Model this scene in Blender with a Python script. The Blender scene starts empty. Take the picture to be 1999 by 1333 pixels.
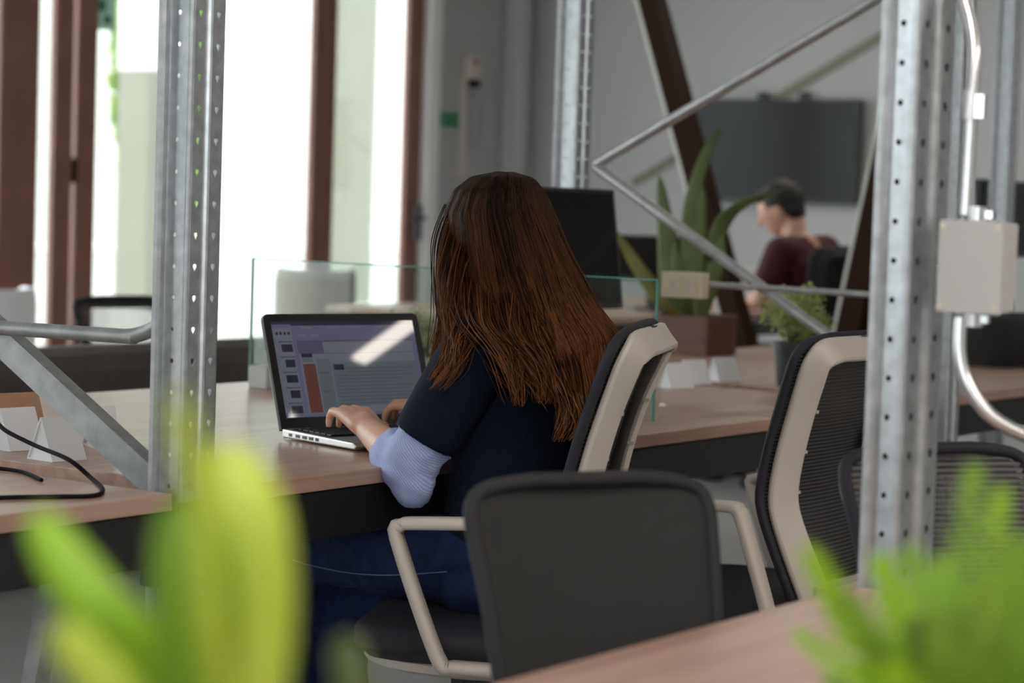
import bpy, bmesh, math, random
from mathutils import Vector as V, Matrix, noise
random.seed(7)
R = math.radians
S = bpy.context.scene
COL = S.collection
# ------------------------------------------------------------------ camera, sky, lights, exposure
cd = bpy.data.cameras.new('camera'); cam = bpy.data.objects.new('camera', cd); COL.objects.link(cam)
cd.sensor_width = 36; cd.lens = 80.7; cd.clip_end = 200; cd.clip_start = 0.05
cam.matrix_world = (Matrix.Translation((2.453, -2.699, 1.21)) @ Matrix.Rotation(R(34), 4, 'Z')
                    @ Matrix.Rotation(R(90 - 3.41), 4, 'X') @ Matrix.Rotation(R(1.9), 4, 'Z'))
cd.dof.use_dof = True; cd.dof.focus_distance = 4.05; cd.dof.aperture_fstop = 3.7
S.camera = cam
w = bpy.data.worlds.new('overcast_sky'); S.world = w; w.use_nodes = True
bg = w.node_tree.nodes['Background']; bg.inputs[0].default_value = (0.93, 0.97, 1.0, 1); bg.inputs[1].default_value = 5.0
vs = S.view_settings
S.display_settings.display_device = 'sRGB'
vs.view_transform = 'Standard'; vs.look = 'None'; vs.gamma = 1; vs.use_curve_mapping = False
vs.exposure = 0.27
def area(name, loc, rot, sx, sy, e, col=(1, 1, 1)):
    l = bpy.data.lights.new(name, 'AREA'); l.shape = 'RECTANGLE'; l.size = sx; l.size_y = sy; l.energy = e; l.color = col
    o = bpy.data.objects.new(name, l); COL.objects.link(o); o.location = loc; o.rotation_euler = rot
    return o
sun = bpy.data.lights.new('sun', 'SUN'); sun.energy = 4.0; sun.angle = R(3); sun.color = (1, .96, .88)
so = bpy.data.objects.new('sun', sun); COL.objects.link(so); so.rotation_euler = (R(28), R(12), R(0))
S.cycles.use_denoising = True
S.cycles.max_bounces = 10; S.cycles.diffuse_bounces = 4; S.cycles.transparent_max_bounces = 24
S.cycles.sample_clamp_indirect = 6
LED_STRENGTH = 15.0

# ------------------------------------------------------------------ materials
MATS = {}
def mat(name, col, rough=.5, metal=0, spec=.5, var=0.0, vscale=8, bump=0, bscale=60, emit=None, es=1, trans=0):
    m = bpy.data.materials.new(name); m.use_nodes = True; nt = m.node_tree; N = nt.nodes; L = nt.links
    b = N['Principled BSDF']
    b.inputs['Base Color'].default_value = (*col, 1); b.inputs['Roughness'].default_value = rough
    b.inputs['Metallic'].default_value = metal; b.inputs['Specular IOR Level'].default_value = spec
    tc = N.new('ShaderNodeTexCoord')
    if var:
        n = N.new('ShaderNodeTexNoise'); n.inputs['Scale'].default_value = vscale; n.inputs['Detail'].default_value = 5
        L.new(tc.outputs['Object'], n.inputs['Vector'])
        cr = N.new('ShaderNodeValToRGB'); e = cr.color_ramp.elements
        e[0].position = .3; e[1].position = .7
        e[0].color = (*[max(0, c * (1 - var)) for c in col], 1); e[1].color = (*[min(1, c * (1 + var)) for c in col], 1)
        L.new(n.outputs['Fac'], cr.inputs['Fac']); L.new(cr.outputs['Color'], b.inputs['Base Color'])
    if bump:
        n2 = N.new('ShaderNodeTexNoise'); n2.inputs['Scale'].default_value = bscale; n2.inputs['Detail'].default_value = 4
        L.new(tc.outputs['Object'], n2.inputs['Vector'])
        bp = N.new('ShaderNodeBump'); bp.inputs['Strength'].default_value = bump; bp.inputs['Distance'].default_value = .01
        L.new(n2.outputs['Fac'], bp.inputs['Height']); L.new(bp.outputs['Normal'], b.inputs['Normal'])
    if emit:
        b.inputs['Emission Color'].default_value = (*emit, 1); b.inputs['Emission Strength'].default_value = es
    if trans:
        t = N.new('ShaderNodeBsdfTranslucent'); t.inputs['Color'].default_value = (*[min(1, c * 1.25) for c in col], 1)
        mx = N.new('ShaderNodeMixShader'); mx.inputs[0].default_value = trans
        L.new(b.outputs[0], mx.inputs[1]); L.new(t.outputs[0], mx.inputs[2]); L.new(mx.outputs[0], N['Material Output'].inputs[0])
    MATS[name] = m
    return m
def wood(name, c1, c2, rough, axis=1, scale=1.0, spec=.5):
    m = mat(name, c1, rough, spec=spec); nt = m.node_tree; N = nt.nodes; L = nt.links; b = N['Principled BSDF']
    tc = N.new('ShaderNodeTexCoord'); mp = N.new('ShaderNodeMapping'); s = [22 * scale] * 3; s[axis] = 1.3 * scale
    mp.inputs['Scale'].default_value = s; L.new(tc.outputs['Object'], mp.inputs[0])
    n = N.new('ShaderNodeTexNoise'); n.inputs['Scale'].default_value = 1.6; n.inputs['Detail'].default_value = 8; n.inputs['Distortion'].default_value = .6
    L.new(mp.outputs[0], n.inputs['Vector'])
    cr = N.new('ShaderNodeValToRGB'); e = cr.color_ramp.elements; e[0].position = .36; e[1].position = .62
    e[0].color = (*c2, 1); e[1].color = (*c1, 1); L.new(n.outputs['Fac'], cr.inputs['Fac']); L.new(cr.outputs[0], b.inputs['Base Color'])
    bp = N.new('ShaderNodeBump'); bp.inputs['Strength'].default_value = .08; bp.inputs['Distance'].default_value = .003
    L.new(n.outputs['Fac'], bp.inputs['Height']); L.new(bp.outputs[0], b.inputs['Normal'])
    return m
def glass(name, tint, refl=.08, green=None):
    m = bpy.data.materials.new(name); m.use_nodes = True; nt = m.node_tree; N = nt.nodes; L = nt.links
    N.remove(N['Principled BSDF'])
    t = N.new('ShaderNodeBsdfTransparent'); t.inputs[0].default_value = (*tint, 1)
    g = N.new('ShaderNodeBsdfGlossy'); g.inputs['Roughness'].default_value = .02
    fr = N.new('ShaderNodeFresnel'); fr.inputs[0].default_value = 1.45
    mu = N.new('ShaderNodeMath'); mu.operation = 'MULTIPLY'; mu.inputs[1].default_value = refl / .08 * .6
    L.new(fr.outputs[0], mu.inputs[0])
    mx = N.new('ShaderNodeMixShader'); L.new(mu.outputs[0], mx.inputs[0]); L.new(t.outputs[0], mx.inputs[1]); L.new(g.outputs[0], mx.inputs[2])
    L.new(mx.outputs[0], N['Material Output'].inputs[0]); MATS[name] = m
    return m
def striped(name, c1, c2, freq, alpha, rough=.7):
    """woven mesh: fine horizontal ribs, partly see-through between them"""
    m = mat(name, c1, rough); nt = m.node_tree; N = nt.nodes; L = nt.links; b = N['Principled BSDF']
    tc = N.new('ShaderNodeTexCoord'); wv = N.new('ShaderNodeTexWave'); wv.bands_direction = 'Z'
    wv.inputs['Scale'].default_value = freq; wv.inputs['Distortion'].default_value = .25; wv.inputs['Detail Scale'].default_value = .4
    L.new(tc.outputs['Object'], wv.inputs['Vector'])
    cr = N.new('ShaderNodeValToRGB'); e = cr.color_ramp.elements; e[0].position = .35; e[1].position = .65
    e[0].color = (*c1, 1); e[1].color = (*c2, 1); L.new(wv.outputs['Fac'], cr.inputs[0]); L.new(cr.outputs[0], b.inputs['Base Color'])
    mr = N.new('ShaderNodeMapRange'); mr.inputs[1].default_value = .3; mr.inputs[2].default_value = .7
    mr.inputs[3].default_value = alpha; mr.inputs[4].default_value = 1
    L.new(wv.outputs['Fac'], mr.inputs[0]); L.new(mr.outputs[0], b.inputs['Alpha'])
    return m

M_oak = wood('pale_oak', (.46, .305, .25), (.36, .22, .175), .32, spec=.45)
M_galv = mat('galvanised_steel', (.50, .52, .545), .33, .85, var=.16, vscale=45, bump=.03, bscale=180)
M_postshade = mat('post_inner_shade', (.08, .08, .085), .6, .5)
M_galvb = mat('galvanised_tube', (.50, .51, .52), .36, .8, var=.15, vscale=30)
M_dull = mat('dull_brace', (.30, .31, .31), .5, .6, var=.2, vscale=25)
M_conduit = mat('bright_conduit', (.66, .66, .68), .22, .95)
M_blk = mat('black_powder_coat', (.012, .012, .013), .45)
M_blkpl = mat('black_plastic', (.015, .015, .016), .4)
M_white = mat('warm_white_plastic', (.55, .49, .45), .4, var=.03, vscale=5)
M_pad = mat('charcoal_fabric', (.015, .015, .0155), .85, var=.06, vscale=40, bump=.05, bscale=400)
M_padedge = mat('navy_black_edge', (.012, .011, .02), .7)
M_softedge = mat('soft_dark_edge', (.014, .013, .017), .8)
M_mesh = striped('black_mesh', (.008, .008, .009), (.045, .043, .045), 42, .75)
M_meshl = striped('grey_mesh', (.03, .028, .03), (.10, .095, .10), 38, .35)
M_meshf = striped('thin_dark_mesh', (.02, .02, .02), (.06, .06, .06), 38, .12)
M_floor = mat('grey_screed', (.42, .42, .42), .45, var=.1, vscale=1.5)
M_wall = mat('grey_paint', (.40, .40, .405), .75, var=.03, vscale=1)
M_wallw = mat('light_grey_paint', (.47, .47, .475), .75, var=.03, vscale=1)
M_ceil = mat('white_ceiling', (.6, .6, .6), .8, var=.03, vscale=1)
M_trimw = mat('white_trim', (.75, .75, .75), .6)
M_brown = mat('red_brown_steel', (.20, .085, .066), .42, var=.12, vscale=4)
M_dkbrown = mat('dark_brown_steel', (.030, .016, .010), .7, spec=.05)
M_litedge = mat('lit_edge_paint', (.6, .58, .55), .4)
M_pane = glass('clear_pane', (.97, .99, .98))
M_div = glass('divider_glass', (.93, .97, .95), .1)
M_dedge = mat('green_glass_edge', (.10, .28, .24), .2)
M_tv = mat('tv_glass', (.006, .006, .007), .18, spec=.22)
M_green = mat('sign_green', (.0, .16, .07), .5)
M_signw = mat('sign_white', (.8, .8, .8), .5)
M_paper = mat('white_card', (.78, .78, .8), .8)
M_card = mat('brown_card', (.42, .24, .14), .8)
M_cream = mat('cream_plastic', (.62, .54, .40), .4)
M_greypl = mat('grey_plastic', (.44, .44, .44), .45)
M_skin = mat('skin', (.60, .33, .23), .5, var=.08, vscale=25)
M_skin.node_tree.nodes['Principled BSDF'].inputs['Subsurface Weight'].default_value = .08
M_sweat = mat('navy_knit', (.006, .010, .021), .9, spec=.15, var=.2, vscale=120, bump=.15, bscale=500)
M_cuff = mat('light_blue_shirting', (.40, .46, .66), .8)
def stripe_shirt():
    nt = M_cuff.node_tree; N = nt.nodes; L = nt.links; b = N['Principled BSDF']
    tc = N.new('ShaderNodeTexCoord'); mp = N.new('ShaderNodeMapping'); mp.inputs['Rotation'].default_value = (.5, .6, .3)
    wv = N.new('ShaderNodeTexWave'); wv.inputs['Scale'].default_value = 75; wv.inputs['Distortion'].default_value = 1.5
    L.new(tc.outputs['Object'], mp.inputs[0]); L.new(mp.outputs[0], wv.inputs['Vector'])
    cr = N.new('ShaderNodeValToRGB'); e = cr.color_ramp.elements; e[0].color = (.27, .32, .60, 1); e[1].color = (.44, .49, .74, 1)
    L.new(wv.outputs['Fac'], cr.inputs[0]); L.new(cr.outputs[0], b.inputs['Base Color'])
stripe_shirt()
M_jean = mat('indigo_denim', (.011, .020, .062), .85, spec=.2, var=.35, vscale=35, bump=.15, bscale=400)
M_seam = mat('pale_seam_thread', (.10, .14, .24), .8)
M_hairb = mat('hair_under', (.014, .006, .004), .9, spec=.03)
M_maroon = mat('maroon_cotton', (.055, .003, .010), .85)
M_blackhair = mat('black_hair', (.012, .010, .009), .6, bump=.5, bscale=80)
M_lap = mat('laptop_silver', (.55, .54, .52), .3, .7)
M_bezel = mat('gloss_black', (.008, .008, .009), .45, spec=.3)
M_key = mat('key_black', (.014, .014, .015), .5)
M_leafn = mat('lime_leaf', (.30, .50, .02), .4, var=.3, vscale=6, trans=.45)
M_leafy = mat('yellow_lime_leaf', (.52, .62, .09), .4, var=.2, vscale=6, trans=.45)
M_fern = mat('fern_green', (.22, .37, .04), .5, var=.35, vscale=9, trans=.4)
M_leaf = mat('mid_green_leaf', (.13, .175, .06), .4, var=.35, vscale=7, trans=.25)
M_leafo = mat('olive_leaf', (.22, .22, .06), .4, var=.3, vscale=9, trans=.25)
M_bush = mat('pale_bush_leaf', (.33, .38, .13), .5, var=.4, vscale=40, trans=.3)
M_hedge = mat('hedge_leaf', (.20, .33, .03), .6, var=.45, vscale=2, trans=.4)
M_potw = wood('red_brown_wood', (.13, .055, .038), (.085, .034, .024), .5, axis=0)
M_potd = mat('dark_pot', (.03, .03, .032), .5)
M_pot = mat('white_pot', (.6, .6, .58), .5)
M_soil = mat('soil', (.04, .025, .015), .9, var=.4, vscale=60)
M_sofa = mat('dark_taupe_fabric', (.085, .068, .062), .8, var=.15, vscale=10)
M_beige = mat('beige_fabric', (.17, .13, .105), .8, var=.06, vscale=20)
M_cable = mat('cable_black', (.009, .007, .012), .85, spec=.12)
M_metal = mat('plated_bolt', (.6, .5, .36), .35, .9)
M_pave = mat('pale_paving', (.62, .62, .58), .8, var=.05, vscale=1)
M_build = mat('white_render', (.85, .85, .82), .8)
M_pil = mat('beige_render', (.235, .24, .195), .8, var=.04, vscale=1)
M_caster = mat('caster_grey', (.05, .05, .05), .5)
M_led = mat('led_diffuser', (1, 1, 1), .5, emit=(1, .91, .79), es=LED_STRENGTH)
M_leafm = mat('mid_lime_leaf', (.20, .36, .015), .4, var=.3, vscale=6, trans=.4)
M_bushp = mat('beige_bush_leaf', (.50, .50, .34), .5, var=.3, vscale=40, trans=.3)
M_bark = mat('bark', (.12, .08, .05), .9)

# ------------------------------------------------------------------ mesh helpers
class MB:
    def __init__(s): s.v = []; s.f = []; s.mi = []
    def add(s, vs, fs, mi=0):
        o = len(s.v); s.v += [tuple(p) for p in vs]; s.f += [[i + o for i in f] for f in fs]; s.mi += [mi] * len(fs)
    def box(s, c, d, rot=None, mi=0):
        c = V(c); h = V(d) / 2; P = []
        for x in (-1, 1):
            for y in (-1, 1):
                for z in (-1, 1):
                    p = V((x * h.x, y * h.y, z * h.z))
                    if rot is not None: p = rot @ p
                    P.append(c + p)
        s.add(P, [(0, 1, 3, 2), (4, 6, 7, 5), (0, 4, 5, 1), (2, 3, 7, 6), (0, 2, 6, 4), (1, 5, 7, 3)], mi)
    def bar(s, a, b, wd, th, up=(0, 0, 1), mi=0):
        a = V(a); b = V(b); t = (b - a); ln = t.length; t.normalize(); u = V(up); sd = t.cross(u)
        if sd.length < 1e-4: sd = t.cross(V((0, 1, 0)))
        sd.normalize(); u2 = sd.cross(t)
        rot = Matrix((t, sd, u2)).transposed(); s.box((a + b) / 2, (ln, wd, th), rot, mi)
    def loft(s, rings, cap=True, closed=True, mi=0):
        n = len(rings[0]); P = [p for r in rings for p in r]; F = []
        for i in range(len(rings) - 1):
            for j in range(n if closed else n - 1):
                k = (j + 1) % n; F.append((i * n + j, i * n + k, (i + 1) * n + k, (i + 1) * n + j))
        if cap and closed:
            F.append(tuple(range(n))[::-1]); F.append(tuple((len(rings) - 1) * n + j for j in range(n)))
        s.add(P, F, mi)
    def tube(s, pts, r, n=10, cap=True, mi=0):
        pts = [V(p) for p in pts]; rings = []; prev = None
        for i, p in enumerate(pts):
            t = (pts[min(i + 1, len(pts) - 1)] - pts[max(i - 1, 0)]).normalized()
            if prev is None:
                a = t.orthogonal().normalized()
            else:
                a = (prev - t * prev.dot(t)).normalized()
            prev = a; b = t.cross(a); rr = r[i] if isinstance(r, (list, tuple)) else r
            rings.append([p + (a * math.cos(q) + b * math.sin(q)) * rr for q in [2 * math.pi * k / n for k in range(n)]])
        s.loft(rings, cap, mi=mi)
    def sweep(s, pts, ref, we, wn, mi=0):
        """rectangular bar along pts; its width we lies along ref, its thickness wn across"""
        pts = [V(p) for p in pts]; refs = [V(q) for q in ref] if isinstance(ref, list) else [V(ref)] * len(pts); rings = []
        for i, p in enumerate(pts):
            t = (pts[min(i + 1, len(pts) - 1)] - pts[max(i - 1, 0)]).normalized()
            e = (refs[i] - t * refs[i].dot(t)).normalized(); n = t.cross(e)
            W = we[i] if isinstance(we, (list, tuple)) else we
            c = .28
            hw, hn = W / 2, wn / 2; cx = min(hw, hn) * c * 2
            rings.append([p + e * a + n * b for a, b in ((-hw + cx, -hn), (hw - cx, -hn), (hw, -hn + cx), (hw, hn - cx), (hw - cx, hn), (-hw + cx, hn), (-hw, hn - cx), (-hw, -hn + cx))])
        s.loft(rings, mi=mi)
    def lathe(s, prof, c=(0, 0, 0), n=20, mi=0):
        c = V(c); s.loft([[c + V((r * math.cos(2 * math.pi * k / n), r * math.sin(2 * math.pi * k / n), z)) for k in range(n)] for r, z in prof], mi=mi)
    def ball(s, c, rx, ry=None, rz=None, n=12, m=8, rot=None, mi=0):
        ry = ry or rx; rz = rz or rx; c = V(c); rings = []
        for i in range(m + 1):
            th = math.pi * (i + (.04 if i == 0 else -.04 if i == m else 0)) / m; rr = []
            for k in range(n):
                p = V((rx * math.sin(th) * math.cos(2 * math.pi * k / n), ry * math.sin(th) * math.sin(2 * math.pi * k / n), -rz * math.cos(th)))
                if rot is not None: p = rot @ p
                rr.append(c + p)
            rings.append(rr)
        s.loft(rings, mi=mi)
    def capsule(s, a, ra, b, rb, n=14):
        a = V(a); b = V(b); t = (b - a)
        ln = t.length
        if ln < 1e-6: return s.ball(a, ra)
        t /= ln; u = t.orthogonal().normalized(); w_ = t.cross(u); rings = []
        prof = [(-ra * math.cos(q), ra * math.sin(q)) for q in (.12, .5, 1.0)] + [(0, ra), (ln, rb)] + [(ln + rb * math.cos(q), rb * math.sin(q)) for q in (1.0, .5, .12)]
        for d, r in prof:
            rings.append([a + t * d + (u * math.cos(2 * math.pi * k / n) + w_ * math.sin(2 * math.pi * k / n)) * r for k in range(n)])
        s.loft(rings)
    def mesh(s, name, mats, smooth=False):
        me = bpy.data.meshes.new(name); me.from_pydata(s.v, [], s.f)
        for m in (mats if isinstance(mats, (list, tuple)) else [mats]): me.materials.append(m)
        if any(s.mi): me.polygons.foreach_set('material_index', s.mi)
        bm = bmesh.new(); bm.from_mesh(me); bmesh.ops.recalc_face_normals(bm, faces=bm.faces); bm.to_mesh(me); bm.free()
        if smooth:
            me.polygons.foreach_set('use_smooth', [True] * len(me.polygons))
            me.set_sharp_from_angle(angle=R(52))
        return me
    def build(s, name, mats, parent=None, smooth=False, bevel=0, kind=None):
        o = bpy.data.objects.new(name, s.mesh(name, mats, smooth)); COL.objects.link(o)
        if parent: o.parent = parent
        if bevel:
            md = o.modifiers.new('bevel', 'BEVEL'); md.width = bevel; md.segments = 2; md.limit_method = 'ANGLE'; md.angle_limit = R(40)
        if kind: o['kind'] = kind
        return o
def B1(name, c, d, m, parent=None, bevel=0, rot=None):
    b = MB(); b.box(c, d, rot); return b.build(name, m, parent, bevel=bevel)
def empty(name, loc=(0, 0, 0), rz=0):
    o = bpy.data.objects.new(name, None); COL.objects.link(o); o.location = loc; o.rotation_euler = (0, 0, rz); o.empty_display_size = .1
    return o
def tag(o, label, cat, group=None, kind=None):
    o['label'] = label; o['category'] = cat
    if group: o['group'] = group
    if kind: o['kind'] = kind
    return o
def st(o): o['kind'] = 'structure'; return o
def dup(root, loc=None, rz=None):
    r = root.copy(); COL.objects.link(r)
    if loc is not None: r.location = loc
    if rz is not None: r.rotation_euler = (0, 0, rz)
    for c in root.children:
        k = c.copy(); COL.objects.link(k); k.parent = r
        for g in c.children:
            h = g.copy(); COL.objects.link(h); h.parent = k
    return r
def smoothpath(pts, n=6):
    pts = [V(p) for p in pts]; out = []
    for i in range(len(pts) - 1):
        p0 = pts[max(i - 1, 0)]; p1 = pts[i]; p2 = pts[i + 1]; p3 = pts[min(i + 2, len(pts) - 1)]
        for k in range(n):
            t = k / n
            out.append(.5 * ((2 * p1) + (p2 - p0) * t + (2 * p0 - 5 * p1 + 4 * p2 - p3) * t * t + (3 * p1 - p0 - 3 * p2 + p3) * t ** 3))
    out.append(pts[-1]); return out
def blob(name, mb, m, parent, voxel, it=4, factor=.5):
    """one continuous skin over overlapping closed volumes"""
    o = mb.build(name + '_tmp', m)
    r = o.modifiers.new('r', 'REMESH'); r.mode = 'VOXEL'; r.voxel_size = voxel; r.use_smooth_shade = True
    sm = o.modifiers.new('s', 'SMOOTH'); sm.factor = factor; sm.iterations = it
    dg = bpy.context.evaluated_depsgraph_get(); dg.update()
    me = bpy.data.meshes.new_from_object(o.evaluated_get(dg)); me.name = name
    old = o.data; bpy.data.objects.remove(o); bpy.data.meshes.remove(old)
    me.materials.clear(); me.materials.append(m); me.polygons.foreach_set('use_smooth', [True] * len(me.polygons))
    o = bpy.data.objects.new(name, me); COL.objects.link(o)
    if parent: o.parent = parent
    return o

# ------------------------------------------------------------------ the room
WX = -5.95; BY = 9.8; CH = 3.4; FY = -6.5; RX = 6.0
st(B1('floor', ((WX + RX) / 2, (FY + BY) / 2, -.05), (RX - WX + .4, BY - FY + .4, .1), M_floor))
st(B1('ceiling', ((WX + RX) / 2, (FY + BY) / 2, CH + .05), (RX - WX + .4, BY - FY + .4, .1), M_ceil))
st(B1('wall_back', ((WX + RX) / 2, BY + .1, CH / 2), (RX - WX + .4, .2, CH), M_wallw))
st(B1('wall_right', (RX + .1, (FY + BY) / 2, CH / 2), (.2, BY - FY, CH), M_wall))
b = MB(); b.box((WX - .1, (8.78 + BY) / 2, CH / 2), (.2, BY - 8.78, CH)); b.box((WX - .1, (FY + 8.78) / 2, CH - .15), (.2, 8.78 - FY, .3)); b.box((WX - .1, (FY - 5.0) / 2, CH / 2), (.2, -5.0 - FY, CH))
st(b.build('wall_left', M_wall))
st(B1('trim_1', (WX + .03, 8.735, CH / 2 - .15), (.07, .10, CH - .3), M_trimw))
st(B1('trim_2', (WX + .07, 9.60, CH / 2), (.14, .13, CH), M_wallw, bevel=.02))
HB = CH - .3
def window(name, y0, y1, wl, wr, handle=False, zb=.06):
    """steel framed glazed bay in the left wall: stiles wl / wr wide"""
    root = empty(name, (WX, y0, 0)); st(root)
    D = .045
    b = MB(); b.box((-.02, wl / 2, HB / 2), (D, wl, HB)); b.build('stile', M_brown, root, bevel=.008)
    b = MB(); b.box((-.02, y1 - y0 - wr / 2, HB / 2), (D, wr, HB)); b.build('stile', M_brown, root, bevel=.008)
    b = MB(); b.box((-.02, (y1 - y0) / 2, zb / 2), (D * .9, y1 - y0 - wl - wr, zb)); b.build('bottom_rail', M_brown, root)
    b = MB(); b.box((-.02, (y1 - y0) / 2, HB - .04), (D * .9, y1 - y0 - wl - wr, .08)); b.build('top_rail', M_brown, root)
    b = MB(); b.box((-.03, (wl + y1 - y0 - wr) / 2, HB / 2), (.008, y1 - y0 - wl - wr, HB - zb)); b.build('pane', M_pane, root)
    if handle:
        b = MB(); yy = y1 - y0 - wr / 2 - .01; zz = 1.11
        b.box((.06, yy, zz - .03), (.02, .045, .22)); b.tube([(.06, yy, zz), (.115, yy, zz), (.12, yy - .03, zz), (.12, yy - .17, zz - .005)], .011, 8)
        b.build('door_handle', M_blk, root, True)
    return root
yy = FY
k = 1
yy = -5.0
for y1 in (-2.5, 0.0, 1.8, 3.5):
    window('window_%d' % k, yy, y1, .08, .08); yy = y1; k += 1
window('window_%d' % k, 3.5, 5.47, .08, .25); k += 1
window('window_%d' % k, 5.47, 5.715, .14 * .0 + .004, .125); k += 1
# narrow slit of light between the two meeting stiles, closed by a latch block
b = MB(); b.box((WX - .02, 5.73, 1.31), (.05, .04, .12)); st(b.build('trim_3', M_dkbrown))
window('door_1', 5.745, 7.74, .14, .10); window('door_2', 7.74, 8.69, .10, .15, True)
# wall behind the photographer with two windows
b = MB(); xs = [(-2.1, -.3), (2.6, 5.3)]; q = WX
for x0, x1 in xs:
    b.box(((q + x0) / 2, FY - .1, CH / 2), (x0 - q, .2, CH)); b.box(((x0 + x1) / 2, FY - .1, .45), (x1 - x0, .2, .9)); b.box(((x0 + x1) / 2, FY - .1, CH - .2), (x1 - x0, .2, .4)); q = x1
b.box(((q + RX) / 2, FY - .1, CH / 2), (RX - q, .2, CH)); st(b.build('wall_front', M_wall))
for n, (x0, x1) in enumerate(xs):
    root = empty('window_%d' % (9 + n), (x0, FY - .1, .9)); st(root); W = x1 - x0; H = CH - 1.3
    for c, d in (((W / 2, 0, .03), (W, .1, .06)), ((W / 2, 0, H - .03), (W, .1, .06)), ((.03, 0, H / 2), (.06, .1, H)), ((W - .03, 0, H / 2), (.06, .1, H)), ((W / 2, 0, H / 2), (.06, .1, H))):
        b = MB(); b.box(c, d); b.build('window_frame', M_brown, root)
    b = MB(); b.box((W / 2, 0, H / 2), (W - .1, .008, H - .1)); b.build('pane', M_pane, root)

# ceiling strip lights
def strip_light(p, q, label, wd=.075):
    p = V((p[0], p[1], 0)); q = V((q[0], q[1], 0)); c = (p + q) / 2; d = q - p; L = d.length
    root = empty('strip_light', (c.x, c.y, 2.72), math.atan2(d.y, d.x) - math.pi / 2)
    b = MB(); b.box((0, 0, .045), (wd + .03, L, .05)); b.build('housing', M_white, root, bevel=.006)
    b = MB(); b.box((0, 0, .01), (wd, L - .04, .02)); b.build('diffuser', M_led, root)
    for s in (-1, 1):
        b = MB(); b.tube([(0, s * L * .4, .07), (0, s * L * .4, CH - 2.72)], .004, 6); b.build('suspension_rod', M_metal, root)
    tag(root, label, 'lamp', 'strip lights under the ceiling')
strip_light((2.90, 2.53), (2.30, 3.00), 'white strip light under the ceiling mirrored across the laptop screen')
strip_light((4.2, 1.56), (3.20, 2.345), 'white strip light under the ceiling mirrored low on the laptop screen')
strip_light((2.1, -4.0), (2.1, -.6), 'white strip light under the ceiling above the nearest wooden desk', .24)
strip_light((4.6, -3.6), (4.6, 3.4), 'long white strip light added unseen along the right wall to lift the room light', .24)  # added out of view, only to raise the room light
strip_light((-2.9, 7.2), (-1.2, 7.2), 'white strip light under the ceiling before the wall screen', .2)

# ------------------------------------------------------------------ outside
st(B1('ground', (-22, 8, -.12), (32, 60, .2), M_pave))
def pilaster(y0, y1, h, label, z0=.0):
    root = empty('pilaster', (-8.7, (y0 + y1) / 2, 0)); W = y1 - y0
    b = MB(); b.box((0, 0, h / 2), (.3, W, h)); b.build('shaft', M_pil, root, bevel=.01)
    b = MB(); b.box((0, 0, .2), (.34, W + .04, .4)); b.build('plinth', M_build, root, bevel=.01)
    b = MB(); b.box((0, 0, h + .75), (.3, W + .02, 1.5)); b.build('capital', M_build, root, bevel=.01)
    tag(root, label, 'column')
pilaster(9.05, 9.45, 2.05, 'beige rendered outdoor pillar seen left of the left steel post')
pilaster(11.22, 11.62, 2.9, 'beige rendered outdoor pillar seen through the door with the lever handle')
root = empty('building', (-17, 22, 0))
b = MB(); b.box((0, 0, 3), (5, 26, 6)); b.build('wall', M_build, root)
b = MB(); b.box((2.6, 0, 5.9), (.5, 26.4, .3)); b.build('cornice', M_build, root)
tag(root, 'long white rendered building across the yard behind the glass doors', 'building')
root = empty('low_wall', (-10.6, 11.2, 0)); b = MB(); b.box((0, 0, .36), (.3, 9, .72)); b.build('wall', M_build, root)
b = MB(); b.box((0, 0, .75), (.4, 9.1, .06)); b.build('coping', M_build, root, bevel=.01)
tag(root, 'low white garden wall outside the glass doors', 'wall')
def hedge(x, y, rx, ry, z0, z1, n, label, seed):
    rnd = random.Random(seed); root = empty('tree', (x, y, 0)); b = MB()
    b.tube([(0, 0, 0), (.05, .05, z0 + .5), (0, 0, z1 * .7)], [.12, .09, .04], 8); b.build('trunk', M_bark, root, True)
    b = MB()
    for i in range(n):
        a = rnd.uniform(0, 6.283); zz = rnd.uniform(0, 1); q = rnd.random() ** .45
        rr = math.sin(math.pi * (.12 + .8 * zz)) ** .6 * (1 + .25 * noise.noise((a * 1.3, zz * 5, seed)))
        p = V((rx * rr * q * math.cos(a), ry * rr * q * math.sin(a), z0 + (z1 - z0) * zz)); s_ = rnd.uniform(.05, .10)
        u = V((rnd.gauss(0, 1), rnd.gauss(0, 1), rnd.gauss(0, 1))).normalized(); v = u.orthogonal().normalized()
        b.add([p - u * s_, p + v * s_ * .5, p + u * s_, p - v * s_ * .5], [(0, 1, 2, 3)])
    b.build('foliage', M_hedge, root, kind='stuff'); tag(root, label, 'tree')
hedge(-13, 14.0, .5, .55, .5, 6.5, 9000, 'sunlit lime green columnar tree seen right beside the left steel post', 3)

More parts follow.
